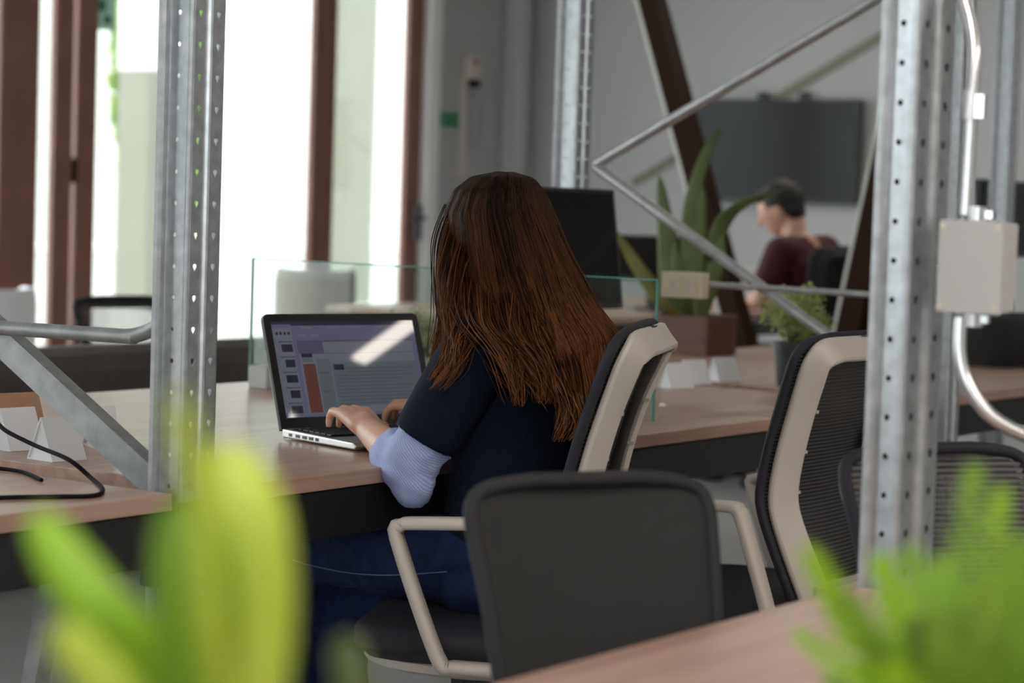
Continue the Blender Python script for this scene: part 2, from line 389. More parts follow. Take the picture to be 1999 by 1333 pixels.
# ------------------------------------------------------------------ rack posts (perforated galvanised uprights)
def perf(b, O, U, wd, z0, n, p, r, shape='round', thin=False):
    """a strip wd wide of n cells p high, one real hole in each"""
    O = V(O); U = V(U)
    for i in range(n):
        zc = z0 + (i + .5) * p; hw = wd / 2; hp = p / 2; outer = []; inner = []
        ca = math.atan2(hp, hw); angs = sorted([ca, math.pi - ca, math.pi + ca, 2 * math.pi - ca] + [k * math.pi / 4 for k in range(8)])
        for a in angs:
            c, s_ = math.cos(a), math.sin(a); t = min(hw / abs(c) if abs(c) > 1e-6 else 9, hp / abs(s_) if abs(s_) > 1e-6 else 9)
            outer.append((c * t, s_ * t))
            if shape == 'tear': rr = r * (1.25 if s_ > .3 else 1.0 if s_ > -.3 else .62); ii = (c * rr * (.62 if s_ < -.3 else 1), s_ * r * (1.0 if s_ > -.3 else 1.7))
            else: ii = (c * r, s_ * r)
            inner.append(ii)
        P = [O + U * (x + hw) + V((0, 0, zc + y)) for x, y in outer] + [O + U * (x + hw) + V((0, 0, zc + y)) for x, y in inner]
        m = len(angs); b.add(P, [(j, (j + 1) % m, m + (j + 1) % m, m + j) for j in range(m)])
def plain(b, pts, z0, z1):
    b.loft([[V((x, y, z)) for x, y in pts] for z in (z0, z1)], cap=False, closed=False)
def make_post(label, loc, side=.040, front=.08, H=2.6, p=.05, z0=.02, hole=.0050, fshape='tear', shade_liner=False):
    """front face looks along +x with a rolled rib in its middle; side faces carry round bolt holes"""
    root = empty('rack_post', loc); n = int((H - z0) / p); z1 = z0 + n * p; F = front; rc = .006; g = F * .20
    b = MB()
    # front: strip, rib, strip
    sw = F / 2 - g / 2 - rc
    perf(b, (0, rc, 0), (0, 1, 0), sw, z0, n, p, hole * .95, fshape); perf(b, (0, F - rc - sw, 0), (0, 1, 0), sw, z0, n, p, hole * .95, fshape)
    ym = F / 2
    rib = [(0, ym - g / 2)] + [(-.004 + .011 * math.sin(math.pi * q / 6) , ym - g / 2 + g * q / 6) for q in range(1, 6)] + [(0, ym + g / 2)]
    plain(b, rib, z0, z1)
    for s_ in (0, 1):
        y = lambda q: q if s_ == 0 else F - q
        cor = [(0, y(rc))] + [(-rc + rc * math.cos(q), y(rc - rc * math.sin(q))) for q in (.5, 1.0)] + [(-rc, y(0))]
        plain(b, cor, z0, z1)
        perf(b, (-rc - side, y(0), 0), (1, 0, 0), side, z0, n, p, hole * (.62 if fshape == 'round' else .8), 'round')
        lip = [(-rc - side, y(0)), (-rc - side - .001, y(-.005)), (-rc - side + .001, y(-.012)), (-rc - side - .002, y(-.016)), (-rc - side - .009, y(-.017))]
        plain(b, lip, z0, z1)
    o = b.build('upright', M_galv, root)
    bm = bmesh.new(); bm.from_mesh(o.data); bmesh.ops.remove_doubles(bm, verts=bm.verts, dist=2e-5); bmesh.ops.recalc_face_normals(bm, faces=bm.faces); bm.to_mesh(o.data); bm.free()
    sd = o.modifiers.new('t', 'SOLIDIFY'); sd.thickness = .002; sd.offset = 0
    if shade_liner:
        b = MB(); b.box((-rc - side * .8, F / 2, z1 / 2), (.003, F - .006, z1 - .04)); b.build('shade_plate', M_postshade, root)  # added dark sheet for the shade seen through the post's holes
    b = MB(); b.box((-.03, F / 2, .006), (side + .08, F + .06, .012)); b.build('foot_plate', M_galvb, root)
    tag(root, label, 'post', 'galvanised rack posts'); return root
make_post('galvanised perforated steel post left of the laptop, behind the blurred leaves', (0, .013, 0))
make_post('wide galvanised perforated steel post carrying the grey junction box', (1.24, -.01, 0), side=.028, front=.118, z0=.03, hole=.0065, fshape='round', shade_liner=True)
pB = make_post('slim galvanised perforated post rising behind the black monitor and the hair', (-1.035, 2.757, 0), side=.050, front=.08)
tag(dup(pB, (.115, 2.757, 0)), 'galvanised rack post mostly hidden behind the wide post with the junction box', 'post', 'galvanised rack posts')
tag(dup(pB, (-.86, 5.51, 0)), 'distant galvanised rack post seen just right of the bright conduit', 'post', 'galvanised rack posts')
tag(dup(pB, (-1.12, .013, 0)), 'galvanised rack post beyond the left desk holding the bent brace', 'post', 'galvanised rack posts')
# braces
def brace(pts, r, label, m=M_galvb, flat=None):
    b = MB()
    if flat: b.bar(pts[0], pts[1], flat[0], flat[1], flat[2])
    else: b.tube(smoothpath(pts, 6) if len(pts) > 2 else pts, r, 12)
    b2 = b.build('brace', m, None, True); tag(b2, label, 'brace', 'rack braces'); return b2
brace([(-.99, 2.80, 1.332), (.085, 2.80, 1.898)], .015, 'galvanised tube brace rising to the right from the slim post')
brace([(-.99, 2.80, 1.322), (-.33, 2.80, .940), (.06, 2.80, .715)], .015, 'galvanised tube brace falling to the right from the slim post behind the bush', M_galvb)
hb = brace([(-.62, 2.76, 1.012), (.06, 2.76, 1.006)], .0085, 'thin grey horizontal rail that carries the cream socket box')
brace([(-.003 - .06, .05, 1.012), (-.115, .05, .985), (-.16, .05, .975), (-.22, .05, .974), (-1.05, .05, .966)], .0125, 'bent grey tube brace running left from the left steel post', M_dull)
brace([(-.09, .078, .725), (-1.0, .078, 1.255)], .015, 'flat galvanised diagonal bar falling to the wooden desk at the left', M_dull, (.03, .048, (0, 0, 1)))
brace([(-5.09, 9.793, 1.368), (-3.2, 9.793, 2.39)], .03, 'olive grey diagonal strip standing in for a tube shadow on the back wall above the screen', mat('olive_tube_shadow', (.20, .20, .15), .6), (.012, .055, (0, 0, 1)))  # thin coloured strip in place of a tube's cast shadow on the wall
# V-shaped brown struts far behind
def strut(a, c, label, wd=.085):
    root = empty('strut', (0, 0, 0)); b = MB(); b.bar(a, c, .10, wd, (1, 0, 0)); b.build('beam', M_dkbrown, root)
    d = V((c[0] - a[0], 0, c[2] - a[2])).normalized(); nrm = V((-d.z, 0, d.x)) 
    if nrm.x > 0: nrm = -nrm
    b = MB(); o = nrm * (wd / 2 + .006); b.bar(V(a) + o, V(c) + o, .104, .014, (1, 0, 0)); b.build('lit_edge', M_litedge, root)  # pale strip paints the light catching the strut's left edge
    tag(root, label, 'beam', 'slanting brown struts')
strut((-2.87, 5.85, 2.75), (-1.92, 5.85, .03), 'dark brown slanting steel strut crossing behind the diagonal tube')
strut((-1.335, 6.0, 2.75), (-1.845, 6.0, .03), 'dark brown slanting strut with a painted lit edge beside the seated man', .10)

# ------------------------------------------------------------------ desks
def desk(x0, x1, y0, y1, label, front_at=1, legs=True):
    root = empty('desk', (x0, y0, 0)); W = x1 - x0; L = y1 - y0; t = .028; zt = .737
    b = MB(); b.box((W / 2, L / 2, zt - t / 2), (W, L, t)); b.build('worktop', M_oak, root, bevel=.0025)
    for xx in (.035, W - .035):
        b = MB(); b.box((xx, L / 2, zt - t - .045), (.05, L - .02, .085)); b.build('beam', M_blk, root, bevel=.003)
    for yy_ in (.25, L * .5, L - .25):
        b = MB(); b.box((W / 2, yy_, zt - t - .03), (W - .12, .05, .05)); b.build('crossbar', M_blk, root)
    if legs:
        for xx in (.09, W - .09):
            for yy_, d in ((.16, .10), (L - .16, -.10)):
                b = MB(); b.bar((xx, yy_, zt - t - .08), (xx, yy_ + d * 1.5, .0), .03, .03, (1, 0, 0)); b.build('leg', M_dull, root)
    tag(root, label, 'desk', 'pale wooden desks in rows'); return root
desk(-1.37, 0, .114, 2.735, 'pale wooden desk with the open laptop on it')
desk(-1.37, 0, -2.7, -.006, 'pale wooden desk at the left with the black cable')
desk(-1.37, 0, 2.86, 5.48, 'wooden desk behind the bush that holds the square brown planter')
desk(-1.37, 0, 5.62, 8.2, 'far wooden desk beyond the brown planter, right of the man')
desk(1.19, 2.56, -2.7, -.030, 'nearest pale wooden desk with a slanting edge under the blurred fern')
desk(-3.95, -2.72, 5.3, 8.0, 'far desk the man in maroon works at')
# beam brackets with bolts on the left post
root = empty('beam_bracket', (0, 0, 0))
b = MB(); b.box((.004, .042, .655), (.006, .078, .135)); b.box((-.03, -.004, .645), (.07, .006, .125)); b.build('plate', M_blk, root, bevel=.001)
for y, z in ((.030, .690), (.026, .625), (.066, .628)):
    b = MB(); b.tube([(.006, y, z), (.011, y, z)], .010, 6); b.tube([(.011, y, z), (.019, y, z)], .0055, 10); b.build('bolt', M_metal, root)
tag(root, 'black steel bracket with bolts clamping the desk beam to the left post', 'bracket')

# glass divider
root = empty('glass_divider', (-1.257, 1.645, .737))
b = MB(); b.box((.58, 0, .163), (1.157, .008, .310)); b.build('pane', M_div, root)
for c, d in (((.58, 0, .319), (1.157, .008, .003)), ((0, 0, .163), (.003, .008, .312)), ((1.16, 0, .163), (.003, .008, .312))):
    b = MB(); b.box(c, d); b.build('polished_edge', M_dedge, root)
for x in (.045, 1.02):
    b = MB(); b.box((x, 0, .028), (.06, .05, .056)); b.build('clamp', M_greypl, root, bevel=.004)
tag(root, 'clear glass screen standing across the desk behind the laptop', 'divider')

# ------------------------------------------------------------------ office chair
def ring_clip(): pass
def make_chair(name, pad_m, rail_m, label, drop=0.0, arms=True, edge_m=None, ws=1.0):
    root = empty(name)
    # back outline: (x, z, half width)
    prof = [(.235, .455, .150), (.228, .50, .170), (.200, .58, .188), (.172, .66, .196), (.170, .71, .199), (.184, .78, .203), (.208, .86, .210), (.232, .93, .220), (.244, .962, .222), (.254, .984, .208), (.260, .995, .165), (.263, 1.0, .09)]
    zoff = -drop
    P = smoothpath([V((x, h * ws, z)) for x, z, h in prof], 3)      # y carries the half width
    # mesh pad: thin closed slab, wraps a little past the rails
    b = MB(); rings = []
    for p in P:
        x, h, z = p.x - .037, p.y + .010, p.z + .005; ring = []
        for k in range(9): u = -1 + 2 * k / 8; ring.append(V((x + .020 * (1 - u * u), h * u, z)))
        for k in range(9): u = 1 - 2 * k / 8; ring.append(V((x + .020 * (1 - u * u) + .009, h * u, z - .001)))
        rings.append(ring)
    b.loft(rings); o = b.build('backrest_mesh', pad_m, root, True); o.location.z = zoff
    # dark soft edge of the pad
    b = MB(); path = [V((p.x - .034, -p.y - .008, p.z + .004)) for p in P] + [V((p.x - .034, p.y + .008, p.z + .004)) for p in reversed(P)]
    b.tube(path, .0095, 8); o = b.build('backrest_edge', edge_m or M_padedge, root, True); o.location.z = zoff
    # rail frame behind
    path = [V((p.x, -p.y, p.z)) for p in P] + [V((p.x, p.y, p.z)) for p in reversed(P)]
    b = MB(); nP = len(P); we = [.072 - .020 * (i / nP) for i in range(nP)]; we = we + we[::-1]; refs = []
    for p in path:
        c = V((0, -p.y, min(p.z, .87) - p.z)); c = c.normalized() if c.length > 1e-4 else V((0, 0, -1)); refs.append(V((.5, 0, 0)) + c * .87)
    path = [p + V((-.018, 0, 0)) + r_.normalized() * w2 * .5 for p, r_, w2 in zip(path, refs, we)]
    b.sweep(path, refs, we, .016); o = b.build('backrest_frame', rail_m, root, True, bevel=.002); o.location.z = zoff
    for z, x, h in ((.63, .183, .192), (.70, .172, .197), (.78, .186, .202), (.86, .210, .209)):
        for s_ in (-1, 1):
            o = B1('clip', (x + .010, s_ * (h * ws - .054), z), (.012, .010, .006), rail_m, root); o.location.z = zoff
    b = MB(); b.sweep(smoothpath([(.24, 0, .52), (.22, 0, .46), (.14, 0, .405), (.02, 0, .395)], 4), (0, 1, 0), .30, .028)
    o = b.build('back_bracket', rail_m, root, True); o.location.z = zoff
    # seat pan, cushion
    def plate(z0, z1, sx, sy, e=3.2, tip=0.0):
        rings = []
        for zz, k in ((z0, .90), (z0 + (z1 - z0) * .3, 1.0), (z0 + (z1 - z0) * .75, 1.0), (z1, .93)):
            ring = []
            for q in range(32):
                a = 2 * math.pi * q / 32; c, s_ = math.cos(a), math.sin(a)
                ring.append(V((sx * k * math.copysign(abs(c) ** (2 / e), c) - .02, sy * k * math.copysign(abs(s_) ** (2 / e), s_), zz - (tip * max(0, -c) ** 3 * (1 if zz == z0 else .7)))))
            rings.append(ring)
        b = MB(); b.loft(rings); return b
    o = plate(.418, .482, .235, .245, tip=.012).build('seat_cushion', M_padedge if pad_m is M_mesh else M_pad, root, True); o.location.z = zoff
    o = plate(.392, .423, .225, .225, e=2.6, tip=-.006).build('seat_pan', rail_m, root, True); o.location.z = zoff
    if arms:
        for s_ in (-1, 1):
            y = s_ * .275
            pts = [(-.035, y, .427), (-.06, y, .445), (-.135, y, .64), (-.128, y, .662), (-.10, y, .668), (.10, y, .676), (.128, y, .668), (.14, y, .645), (.205, y, .46), (.19, y, .436), (.16, y, .428), (-.035, y, .427)]
            b = MB(); b.sweep(smoothpath(pts, 4), (0, 1, 0), .040, .020); b.sweep([(.05, y, .426), (.05, s_ * .12, .402)], (1, 0, 0), .14, .022)
            o = b.build('armrest', rail_m, root, True); o.location.z = zoff
    b = MB(); b.box((.0, 0, .36), (.16, .14, .06)); b.tube([(0, 0, .36), (0, 0, .10)], .026, 14); b.tube([(.02, -.05, .365), (-.02, -.24, .37)], .006, 6)
    o = b.build('gas_lift', M_blkpl, root, True); o.location.z = zoff if drop < .2 else -.2
    b = MB(); b.lathe([(.05, .065), (.055, .09), (.04, .125), (.03, .13)])
    for q in range(5):
        a = 2 * math.pi * q / 5 + .3; c, s_ = math.cos(a), math.sin(a); b.sweep([(.03 * c, .03 * s_, .105), (.16 * c, .16 * s_, .10), (.30 * c, .30 * s_, .075)], (0, 0, 1), [.04, .032, .022], .045)
    b.build('star_base', rail_m, root, True)
    for q in range(5):
        a = 2 * math.pi * q / 5 + .3; c, s_ = math.cos(a), math.sin(a); b = MB()
        for e in (-.012, .012): b.tube([(.30 * c - s_ * (e - .009), .30 * s_ + c * (e - .009), .028), (.30 * c - s_ * (e + .009), .30 * s_ + c * (e + .009), .028)], .028, 12)
        b.tube([(.30 * c, .30 * s_, .03), (.30 * c, .30 * s_, .075)], .007, 6); b.build('caster', M_caster, root, True)
    tag(root, label, 'chair', 'office chairs'); return root
c1 = make_chair('office_chair', M_mesh, M_white, 'white framed mesh office chair the woman in navy sits on')
c1.location = (.163, .703, 0); c1.rotation_euler = (0, 0, R(22.5))
c3 = dup(c1, (.26, 1.43, 0), R(0)); 
for ch in c3.children:
    if ch.name.split('.')[0] not in ('star_base', 'caster', 'gas_lift'): ch.location.z = -.028
c3['label'] = 'empty white framed office chair with black back beside the wide right post'
c2 = make_chair('office_chair', M_pad, M_padedge, 'dark charcoal office chair with its smooth back in the centre foreground', 0.124, ws=.71, edge_m=M_softedge)
c2.location = (1.180, -0.448, 0); c2.rotation_euler = (0, 0, R(152))
c4 = make_chair('office_chair', M_meshl, M_white, 'grey ribbed mesh chair behind the wide post, above the blurred fern', 0.128, ws=.72, arms=False)
c4.location = (1.304, 0.300, 0); c4.rotation_euler = (0, 0, R(152))
c5 = make_chair('office_chair', M_meshf, M_padedge, 'dark see-through mesh chair at the left, in front of the glass doors', .205)
c5.location = (-3.58, 3.80, 0); c5.rotation_euler = (0, 0, R(165))
c6 = make_chair('office_chair', M_pad, M_padedge, 'dark office chair behind the seated man in maroon', -.07)
c6.location = (-2.02, 6.34, 0); c6.rotation_euler = (0, 0, R(-25))

# ------------------------------------------------------------------ laptop
root = empty('laptop', (-.367, .95, .737), R(74)); W = .385; D = .25
b = MB(); prof = [(.0, .003), (.0, .020), (-D + .015, .016), (-D, .010), (-D + .01, .003)]
b.loft([[V((x, y, z)) for y, z in prof] for x in (-W / 2, W / 2)]); b.build('base', M_lap, root, bevel=.003)
b = MB(); b.add([(-W / 2 + .012, -.02, .0203), (W / 2 - .012, -.02, .0203), (W / 2 - .012, -.145, .0186), (-W / 2 + .012, -.145, .0186)], [(0, 1, 2, 3)]); b.build('keyboard_deck', M_bezel, root)
b = MB()
for r_ in range(6):
    for c_ in range(19): b.box((-W / 2 + .026 + c_ * .0186, -.035 - r_ * .0195, .0213 - r_ * .00026), (.0155, .0155 if r_ else .009, .0032))
b.build('keys', M_key, root, kind='stuff')
b = MB(); b.box((-.03, -.195, .0178), (.10, .065, .0006)); b.build('touchpad', M_greypl, root)
b = MB()
for i, (y, wd) in enumerate(((-.03, .010), (-.055, .014), (-.078, .014), (-.10, .014), (-.12, .010))): b.box((-W / 2 - .0003, y, .0105), (.0012, wd, .006))
b.build('port', M_blk, root)
Lm = Matrix.Rotation(R(-19.5), 3, 'X')      # lid leans back
def lid(x, y, z): return Lm @ V((x, y, z)) + V((0, .004, .016))
lroot = MB(); pr = []
for x0, z0, x1, z1 in ((-W / 2, 0, W / 2, .237),):
    rad = .012; out = []
    for cx, cz, a0 in ((x1 - rad, z1 - rad, 0), (x0 + rad, z1 - rad, 90)):
        for k in range(5): a = R(a0 + 90 * k / 4); out.append((cx + rad * math.cos(a), cz + rad * math.sin(a)))
    out += [(x0, z0), (x1, z0)]
    lroot.loft([[lid(x, y, z) for x, z in out] for y in (-.004, .005)])
lidp = lroot.build('lid', M_bezel, root, bevel=.001)
b = MB(); b.loft([[lid(x, .0052, z) for x, z in out], [lid(x * .99, .009, z * .99 + .001) for x, z in out]]); b.build('lid_back', M_lap, root)
scr = {}
def sm_(name, col, e): return mat(name, (.01, .01, .012), .025, emit=col, es=e)
SC = [sm_('screen_base', (.21, .19, .34), .17), sm_('screen_light', (.36, .38, .48), .19), sm_('screen_rust', (.35, .12, .09), .15), sm_('screen_teal', (.28, .34, .38), .17), sm_('screen_dark', (.02, .02, .05), .3), sm_('screen_text', (.12, .14, .20), .25), sm_('screen_lilac', (.28, .27, .46), .19)]
def srect(b, x0, x1, z0, z1, lay, mi=0):
    """rectangle on the screen, x and z from 0 to 1 (z up)"""
    X = lambda u: -W / 2 + .016 + u * (W - .032); Z = lambda v: .024 + v * .197; y = -.0042 - lay * .00012
    b.add([lid(X(x0), y, Z(z0)), lid(X(x1), y, Z(z0)), lid(X(x1), y, Z(z1)), lid(X(x0), y, Z(z1))], [(0, 1, 2, 3)], mi)
b = MB(); srect(b, 0, 1, 0, 1, 0); b.build('screen', SC[0], lidp)
b = MB(); rnd = random.Random(5)
srect(b, 0, 1, .955, 1, 1, 4); srect(b, 0, .13, .0, .955, 1, 1); srect(b, 0, .13, .93, .97, 2, 6); srect(b, .13, 1, .90, .955, 1, 6); srect(b, .13, .155, 0, .90, 1, 6)
srect(b, .155, 1, .80, .90, 1, 6); srect(b, .155, .24, .70, .80, 1, 0); srect(b, .33, .97, .66, .78, 2, 1); srect(b, .155, .97, .03, .655, 1, 1); srect(b, .17, .245, .62, .66, 2, 4)
srect(b, .17, .24, .57, .62, 3, 3); srect(b, .17, .255, .04, .55, 3, 2); srect(b, .265, .36, .04, .60, 3, 3); srect(b, .37, .97, .10, .56, 3, 3); srect(b, .97, 1, .03, .9, 2, 6); srect(b, 0, 1, 0, .03, 4, 6)
srect(b, .38, .45, .48, .54, 4, 4)
for i in range(5): z = .04 + i * .16; srect(b, .045 + .01 * (i % 2), .12, z, z + .08, 3, 4); srect(b, .03, .125, z + .10, z + .115, 3, 5)
for i in range(4): srect(b, .02 + i * .027, .035 + i * .027, .86, .89, 3, 4)
for i in range(11): z = .12 + i * .037; srect(b, .47 if i > 8 else .39, rnd.uniform(.75, .96), z, z + .009, 4, 5)
for i in range(4): srect(b, .20 + i * .17, .27 + i * .17 + rnd.uniform(0, .04), .92, .938, 3, 1)
for i in range(2): srect(b, .17 + i * .08, .23 + i * .08, .84, .86, 3, 1); srect(b, .28, .34, .25 + .2 * i, .262 + .2 * i, 4, 5)
b.build('screen_page', SC, lidp)
tag(root, 'open silver and black laptop with a lit page on its screen', 'laptop')

# ------------------------------------------------------------------ woman at the laptop
wo = empty('person', (.125, .77, 0)); O = V((.125, .77, 0))
def w_(*p): return V(p) - O
SH_L = w_(.150, .615, .955); EL_L = w_(.045, .560, .742); WR_L = w_(-.150, .690, .782)
SH_R = w_(.120, .935, .955); EL_R = w_(.000, 1.03, .750); WR_R = w_(-.175, .985, .782)
HIP_L = w_(.090, .680, .565); HIP_R = w_(.100, .860, .565)
KN_L = w_(-.295, .700, .545); KN_R = w_(-.255, .765, .435); AN_L = w_(-.400, .800, .13); AN_R = w_(-.265, .785, .10)
def hand(b, W, h, sd, mirror=1):
    """palm, four unequal bent fingers on the keys and a thumb leaving the side of the palm"""
    h = V(h).normalized(); sd = V(sd).normalized(); up = V((0, 0, 1)); G = lambda f, s_, u: W + h * f + sd * s_ + up * u
    b.capsule(G(-.01, 0, 0), .024, G(.02, 0, .006), .026)
    for s_ in (-.026, -.009, .009, .026): b.capsule(G(.015, s_ * .6, .006), .017, G(.078, s_, .020 - abs(s_) * .15), .0125)
    for s_, l1, l2, l3 in ((-.029, .026, .018, .016), (-.010, .033, .022, .018), (.010, .036, .025, .018), (.029, .032, .021, .017)):
        k = G(.080, s_, .020 - abs(s_) * .15); sp = s_ * .35
        p1 = k + h * l1 * .93 + sd * sp * .5 + up * (-.002); p2 = p1 + h * l2 * .62 - up * l2 * .75 + sd * sp * .2; p3 = p2 + h * l3 * .15 - up * l3 * .95
        b.capsule(k, .0105, p1, .0092); b.capsule(p1, .0092, p2, .0080); b.capsule(p2, .0080, p3, .0068)
    a = G(.012, .022, .0); c = G(.045, .048, -.004); d = G(.068, .052, -.012); e = G(.088, .044, -.018)
    b.capsule(a, .015, c, .0115); b.capsule(c, .0115, d, .010); b.capsule(d, .010, e, .0075)
b = MB()
HC = w_(.062, .795, 1.158); face = V((-.62, .78, 0)).normalized(); fs = V((-face.y, face.x, 0)); up = V((0, 0, 1))
rotf = Matrix((face, fs, up)).transposed()
b.ball(HC, .096, .076, .108, 16, 12, rotf); b.ball(HC + face * .030 - up * .055, .060, .055, .062, 14, 10, rotf)
b.ball(HC + face * .082 - up * .112, .018, .02, .016, rot=rotf)
b.capsule(HC + face * .092 + up * .002, .008, HC + face * .108 - up * .030, .012)                # nose
b.ball(HC + face * .088 - up * .058, .012, .022, .006, rot=rotf); b.ball(HC + face * .087 - up * .068, .012, .019, .007, rot=rotf)   # lips
for s_ in (-1, 1):
    b.ball(HC + face * .082 + fs * .030 * s_ - up * .002, .012, .014, .011, rot=rotf); b.capsule(HC + face * .085 + fs * .018 * s_ + up * .02, .006, HC + face * .076 + fs * .045 * s_ + up * .02, .005)
    b.ball(HC + fs * .076 * s_ - face * .005 - up * .015, .018, .008, .030, rot=rotf)
b.capsule(HC - up * .05 - face * .015, .052, w_(.125, .775, .96), .055)
b.capsule(w_(.125, .775, .95), .085, w_(.125, .77, .60), .09)
for s_, e, k in ((SH_L, EL_L, WR_L), (SH_R, EL_R, WR_R)):
    b.capsule(w_(.125, .77, .93), .05, s_, .038); b.capsule(s_, .036, e, .033); b.capsule(e, .036, e.lerp(k, .35), .037); b.capsule(e.lerp(k, .35), .037, k, .024)
hand(b, WR_L, (-.80, .50, .10), (.53, .85, 0)); hand(b, WR_R, (-.95, -.20, .08), (.2, -.95, 0))
for hp, kn, an in ((HIP_L, KN_L, AN_L), (HIP_R, KN_R, AN_R)):
    b.capsule(w_(.12, .77, .6), .07, hp, .06); b.capsule(hp, .06, kn, .045); b.capsule(kn, .044, kn.lerp(an, .35), .043); b.capsule(kn.lerp(an, .35), .043, an, .028)
    b.capsule(an, .030, an + V((-.10, .03, -.065)), .022)
body = blob('body', b, M_skin, wo, .0042, 3)
# eyes
for s_ in (-1, 1):
    e = MB(); e.ball(HC + face * .0915 + fs * .030 * s_ - up * .002, .006, .008, .005, rot=rotf); e.build('eye', M_blk, wo, True)
# sweater
b = MB()
def ring(c, rx, ry, n=24): return [c + V((rx * math.cos(2 * math.pi * k / n), ry * math.sin(2 * math.pi * k / n), 0)) for k in range(n)]
b.loft([ring(w_(x, .77, z), rx, ry) for z, x, rx, ry in ((.565, .118, .112, .150), (.62, .12, .112, .150), (.70, .125, .104, .138), (.78, .13, .105, .138), (.86, .13, .108, .146), (.92, .128, .100, .150), (.965, .122, .085, .140), (.995, .115, .066, .10), (1.015, .108, .058, .072), (1.03, .104, .054, .062))])
SLV = SH_L.lerp(EL_L, .78); SRV = SH_R.lerp(EL_R, .8)
for s_, e in ((SH_L, SLV), (SH_R, SRV)):
    b.capsule(w_(.125, .77, .93), .07, s_, .066); b.capsule(s_, .068, s_.lerp(e, .5), .066)
    t = (e - s_).normalized(); b.loft([[s_.lerp(e, q) + (t.orthogonal().normalized() * math.cos(a) + t.cross(t.orthogonal().normalized()) * math.sin(a)) * r_ for a in [2 * math.pi * k / 20 for k in range(20)]] for q, r_ in ((.1, .062), (.5, .066), (.9, .063), (1.0, .061))])
sw = blob('sweater', b, M_sweat, wo, .0065, 5)
# rolled shirt cuffs
def cuff(E, Wr, S0, sag):
    b = MB(); t = (E - S0).normalized()
    b.capsule(S0.lerp(E, .72), .055, E, .050); b.capsule(E, .050, E.lerp(Wr, .30), .047)
    b.ball(E + V(sag), .042, .036, .050); b.capsule(E + V(sag), .036, E.lerp(Wr, .18) + V((0, 0, -.012)), .034)
    f = (Wr - E).normalized(); u = f.orthogonal().normalized(); v = f.cross(u)
    b.loft([[E.lerp(Wr, q) + (u * math.cos(a) + v * math.sin(a)) * r_ for a in [2 * math.pi * k / 20 for k in range(20)]] for q, r_ in ((.1, .044), (.25, .048), (.36, .047), (.40, .045))])
    o = blob('shirt_cuff', b, M_cuff, wo, .005, 3); o['label'] = 'light blue rolled shirt cuff'
    # creases
    for p in o.data.vertices:
        n = noise.noise(p.co * 26 + V((3, 1, 7))); m = noise.noise(V((p.co.x * 30 + p.co.z * 55, p.co.y * 30, p.co.z * 12))); p.co += p.normal * (n * .005 + m * .004)
cuff(EL_L, WR_L, SH_L, (.012, -.005, -.028)); cuff(EL_R, WR_R, SH_R, (0, 0, -.015))
b = MB(); b.loft([ring(w_(.118, .77, z), rx, ry) for z, rx, ry in ((.535, .114, .151), (.55, .1165, .1545), (.575, .1135, .1515))], cap=False)
o = b.build('shirt_hem', M_cuff, wo, True); o['label'] = 'light blue shirt hem below the sweater'
# jeans
b = MB()
b.loft([ring(w_(x, .77, z), rx, ry) for z, x, rx, ry in ((.475, .125, .085, .13), (.51, .12, .118, .165), (.56, .118, .118, .162), (.615, .12, .108, .146))])
for hp, kn, an, r0, r1 in ((HIP_L, KN_L, AN_L, .083, .064), (HIP_R, KN_R, AN_R, .080, .060)):
    b.capsule(hp, r0, hp.lerp(kn, .5), (r0 + r1) / 2 + .004); b.capsule(hp.lerp(kn, .5), (r0 + r1) / 2 + .004, kn, r1)
    b.capsule(kn, r1, kn.lerp(an, .3), r1 - .008); b.capsule(kn.lerp(an, .3), r1 - .008, an.lerp(kn, .06), .044)
je = blob('jeans', b, M_jean, wo, .0065, 4)
for p in je.data.vertices:
    p.co += p.normal * (.004 * noise.noise(V((p.co.x * 40, p.co.y * 14, p.co.z * 22))))
b = MB()
def seam(pts): b.tube(smoothpath(pts, 6), .0012, 5)
seam([HIP_L.lerp(KN_L, q) + V((0, -(.085 - .019 * q), -.012 - .018 * math.sin(q * 3))) for q in (-.05, .2, .4, .6, .8, .95)])
b.build('seam', M_seam, wo, True)['label'] = 'pale stitched side seam'
for an in (AN_L, AN_R):
    b = MB(); b.capsule(an + V((.015, 0, -.035)), .04, an + V((-.12, .04, -.062)), .034); b.capsule(an + V((.01, 0, .0)), .042, an + V((.02, 0, -.05)), .044); blob('shoe', b, M_blkpl, wo, .008, 3)
# hair: a solid mass shaped by rings, covered with strands
HAIR = [(.068, .796, 1.269, .016, .030), (.065, .793, 1.258, .056, .075), (.062, .789, 1.232, .082, .100), (.065, .788, 1.190, .101, .108), (.091, .777, 1.134, .111, .105), (.124, .759, 1.080, .122, .095), (.169, .726, 1.027, .133, .085), (.225, .688, .985, .142, .070), (.270, .664, .944, .117, .050), (.300, .634, .903, .090, .035), (.326, .624, .861, .058, .025), (.345, .612, .819, .029, .015)]
rv = V((.829, .559, 0)); dv = V((-.559, .829, 0))
def hp(i, ca, sa, k=1.0):
    i = max(0, min(i, len(HAIR) - 1.001)); j = int(i); f = i - j; A = HAIR[j]; B_ = HAIR[j + 1]
    q = [A[n] * (1 - f) + B_[n] * f for n in range(5)]
    return V(q[:3]) - O + rv * q[3] * ca * k + dv * q[4] * sa * k
b = MB(); n = 40
b.loft([[hp(i * .5, math.cos(2 * math.pi * k / n), math.sin(2 * math.pi * k / n), .88) for k in range(n)] for i in range(0, 19)])
hm = b.build('hair', M_hairb, wo, True); hm['label'] = 'long straight brown hair down her back'
md = hm.modifiers.new('s', 'SUBSURF'); md.levels = 1; md.render_levels = 1
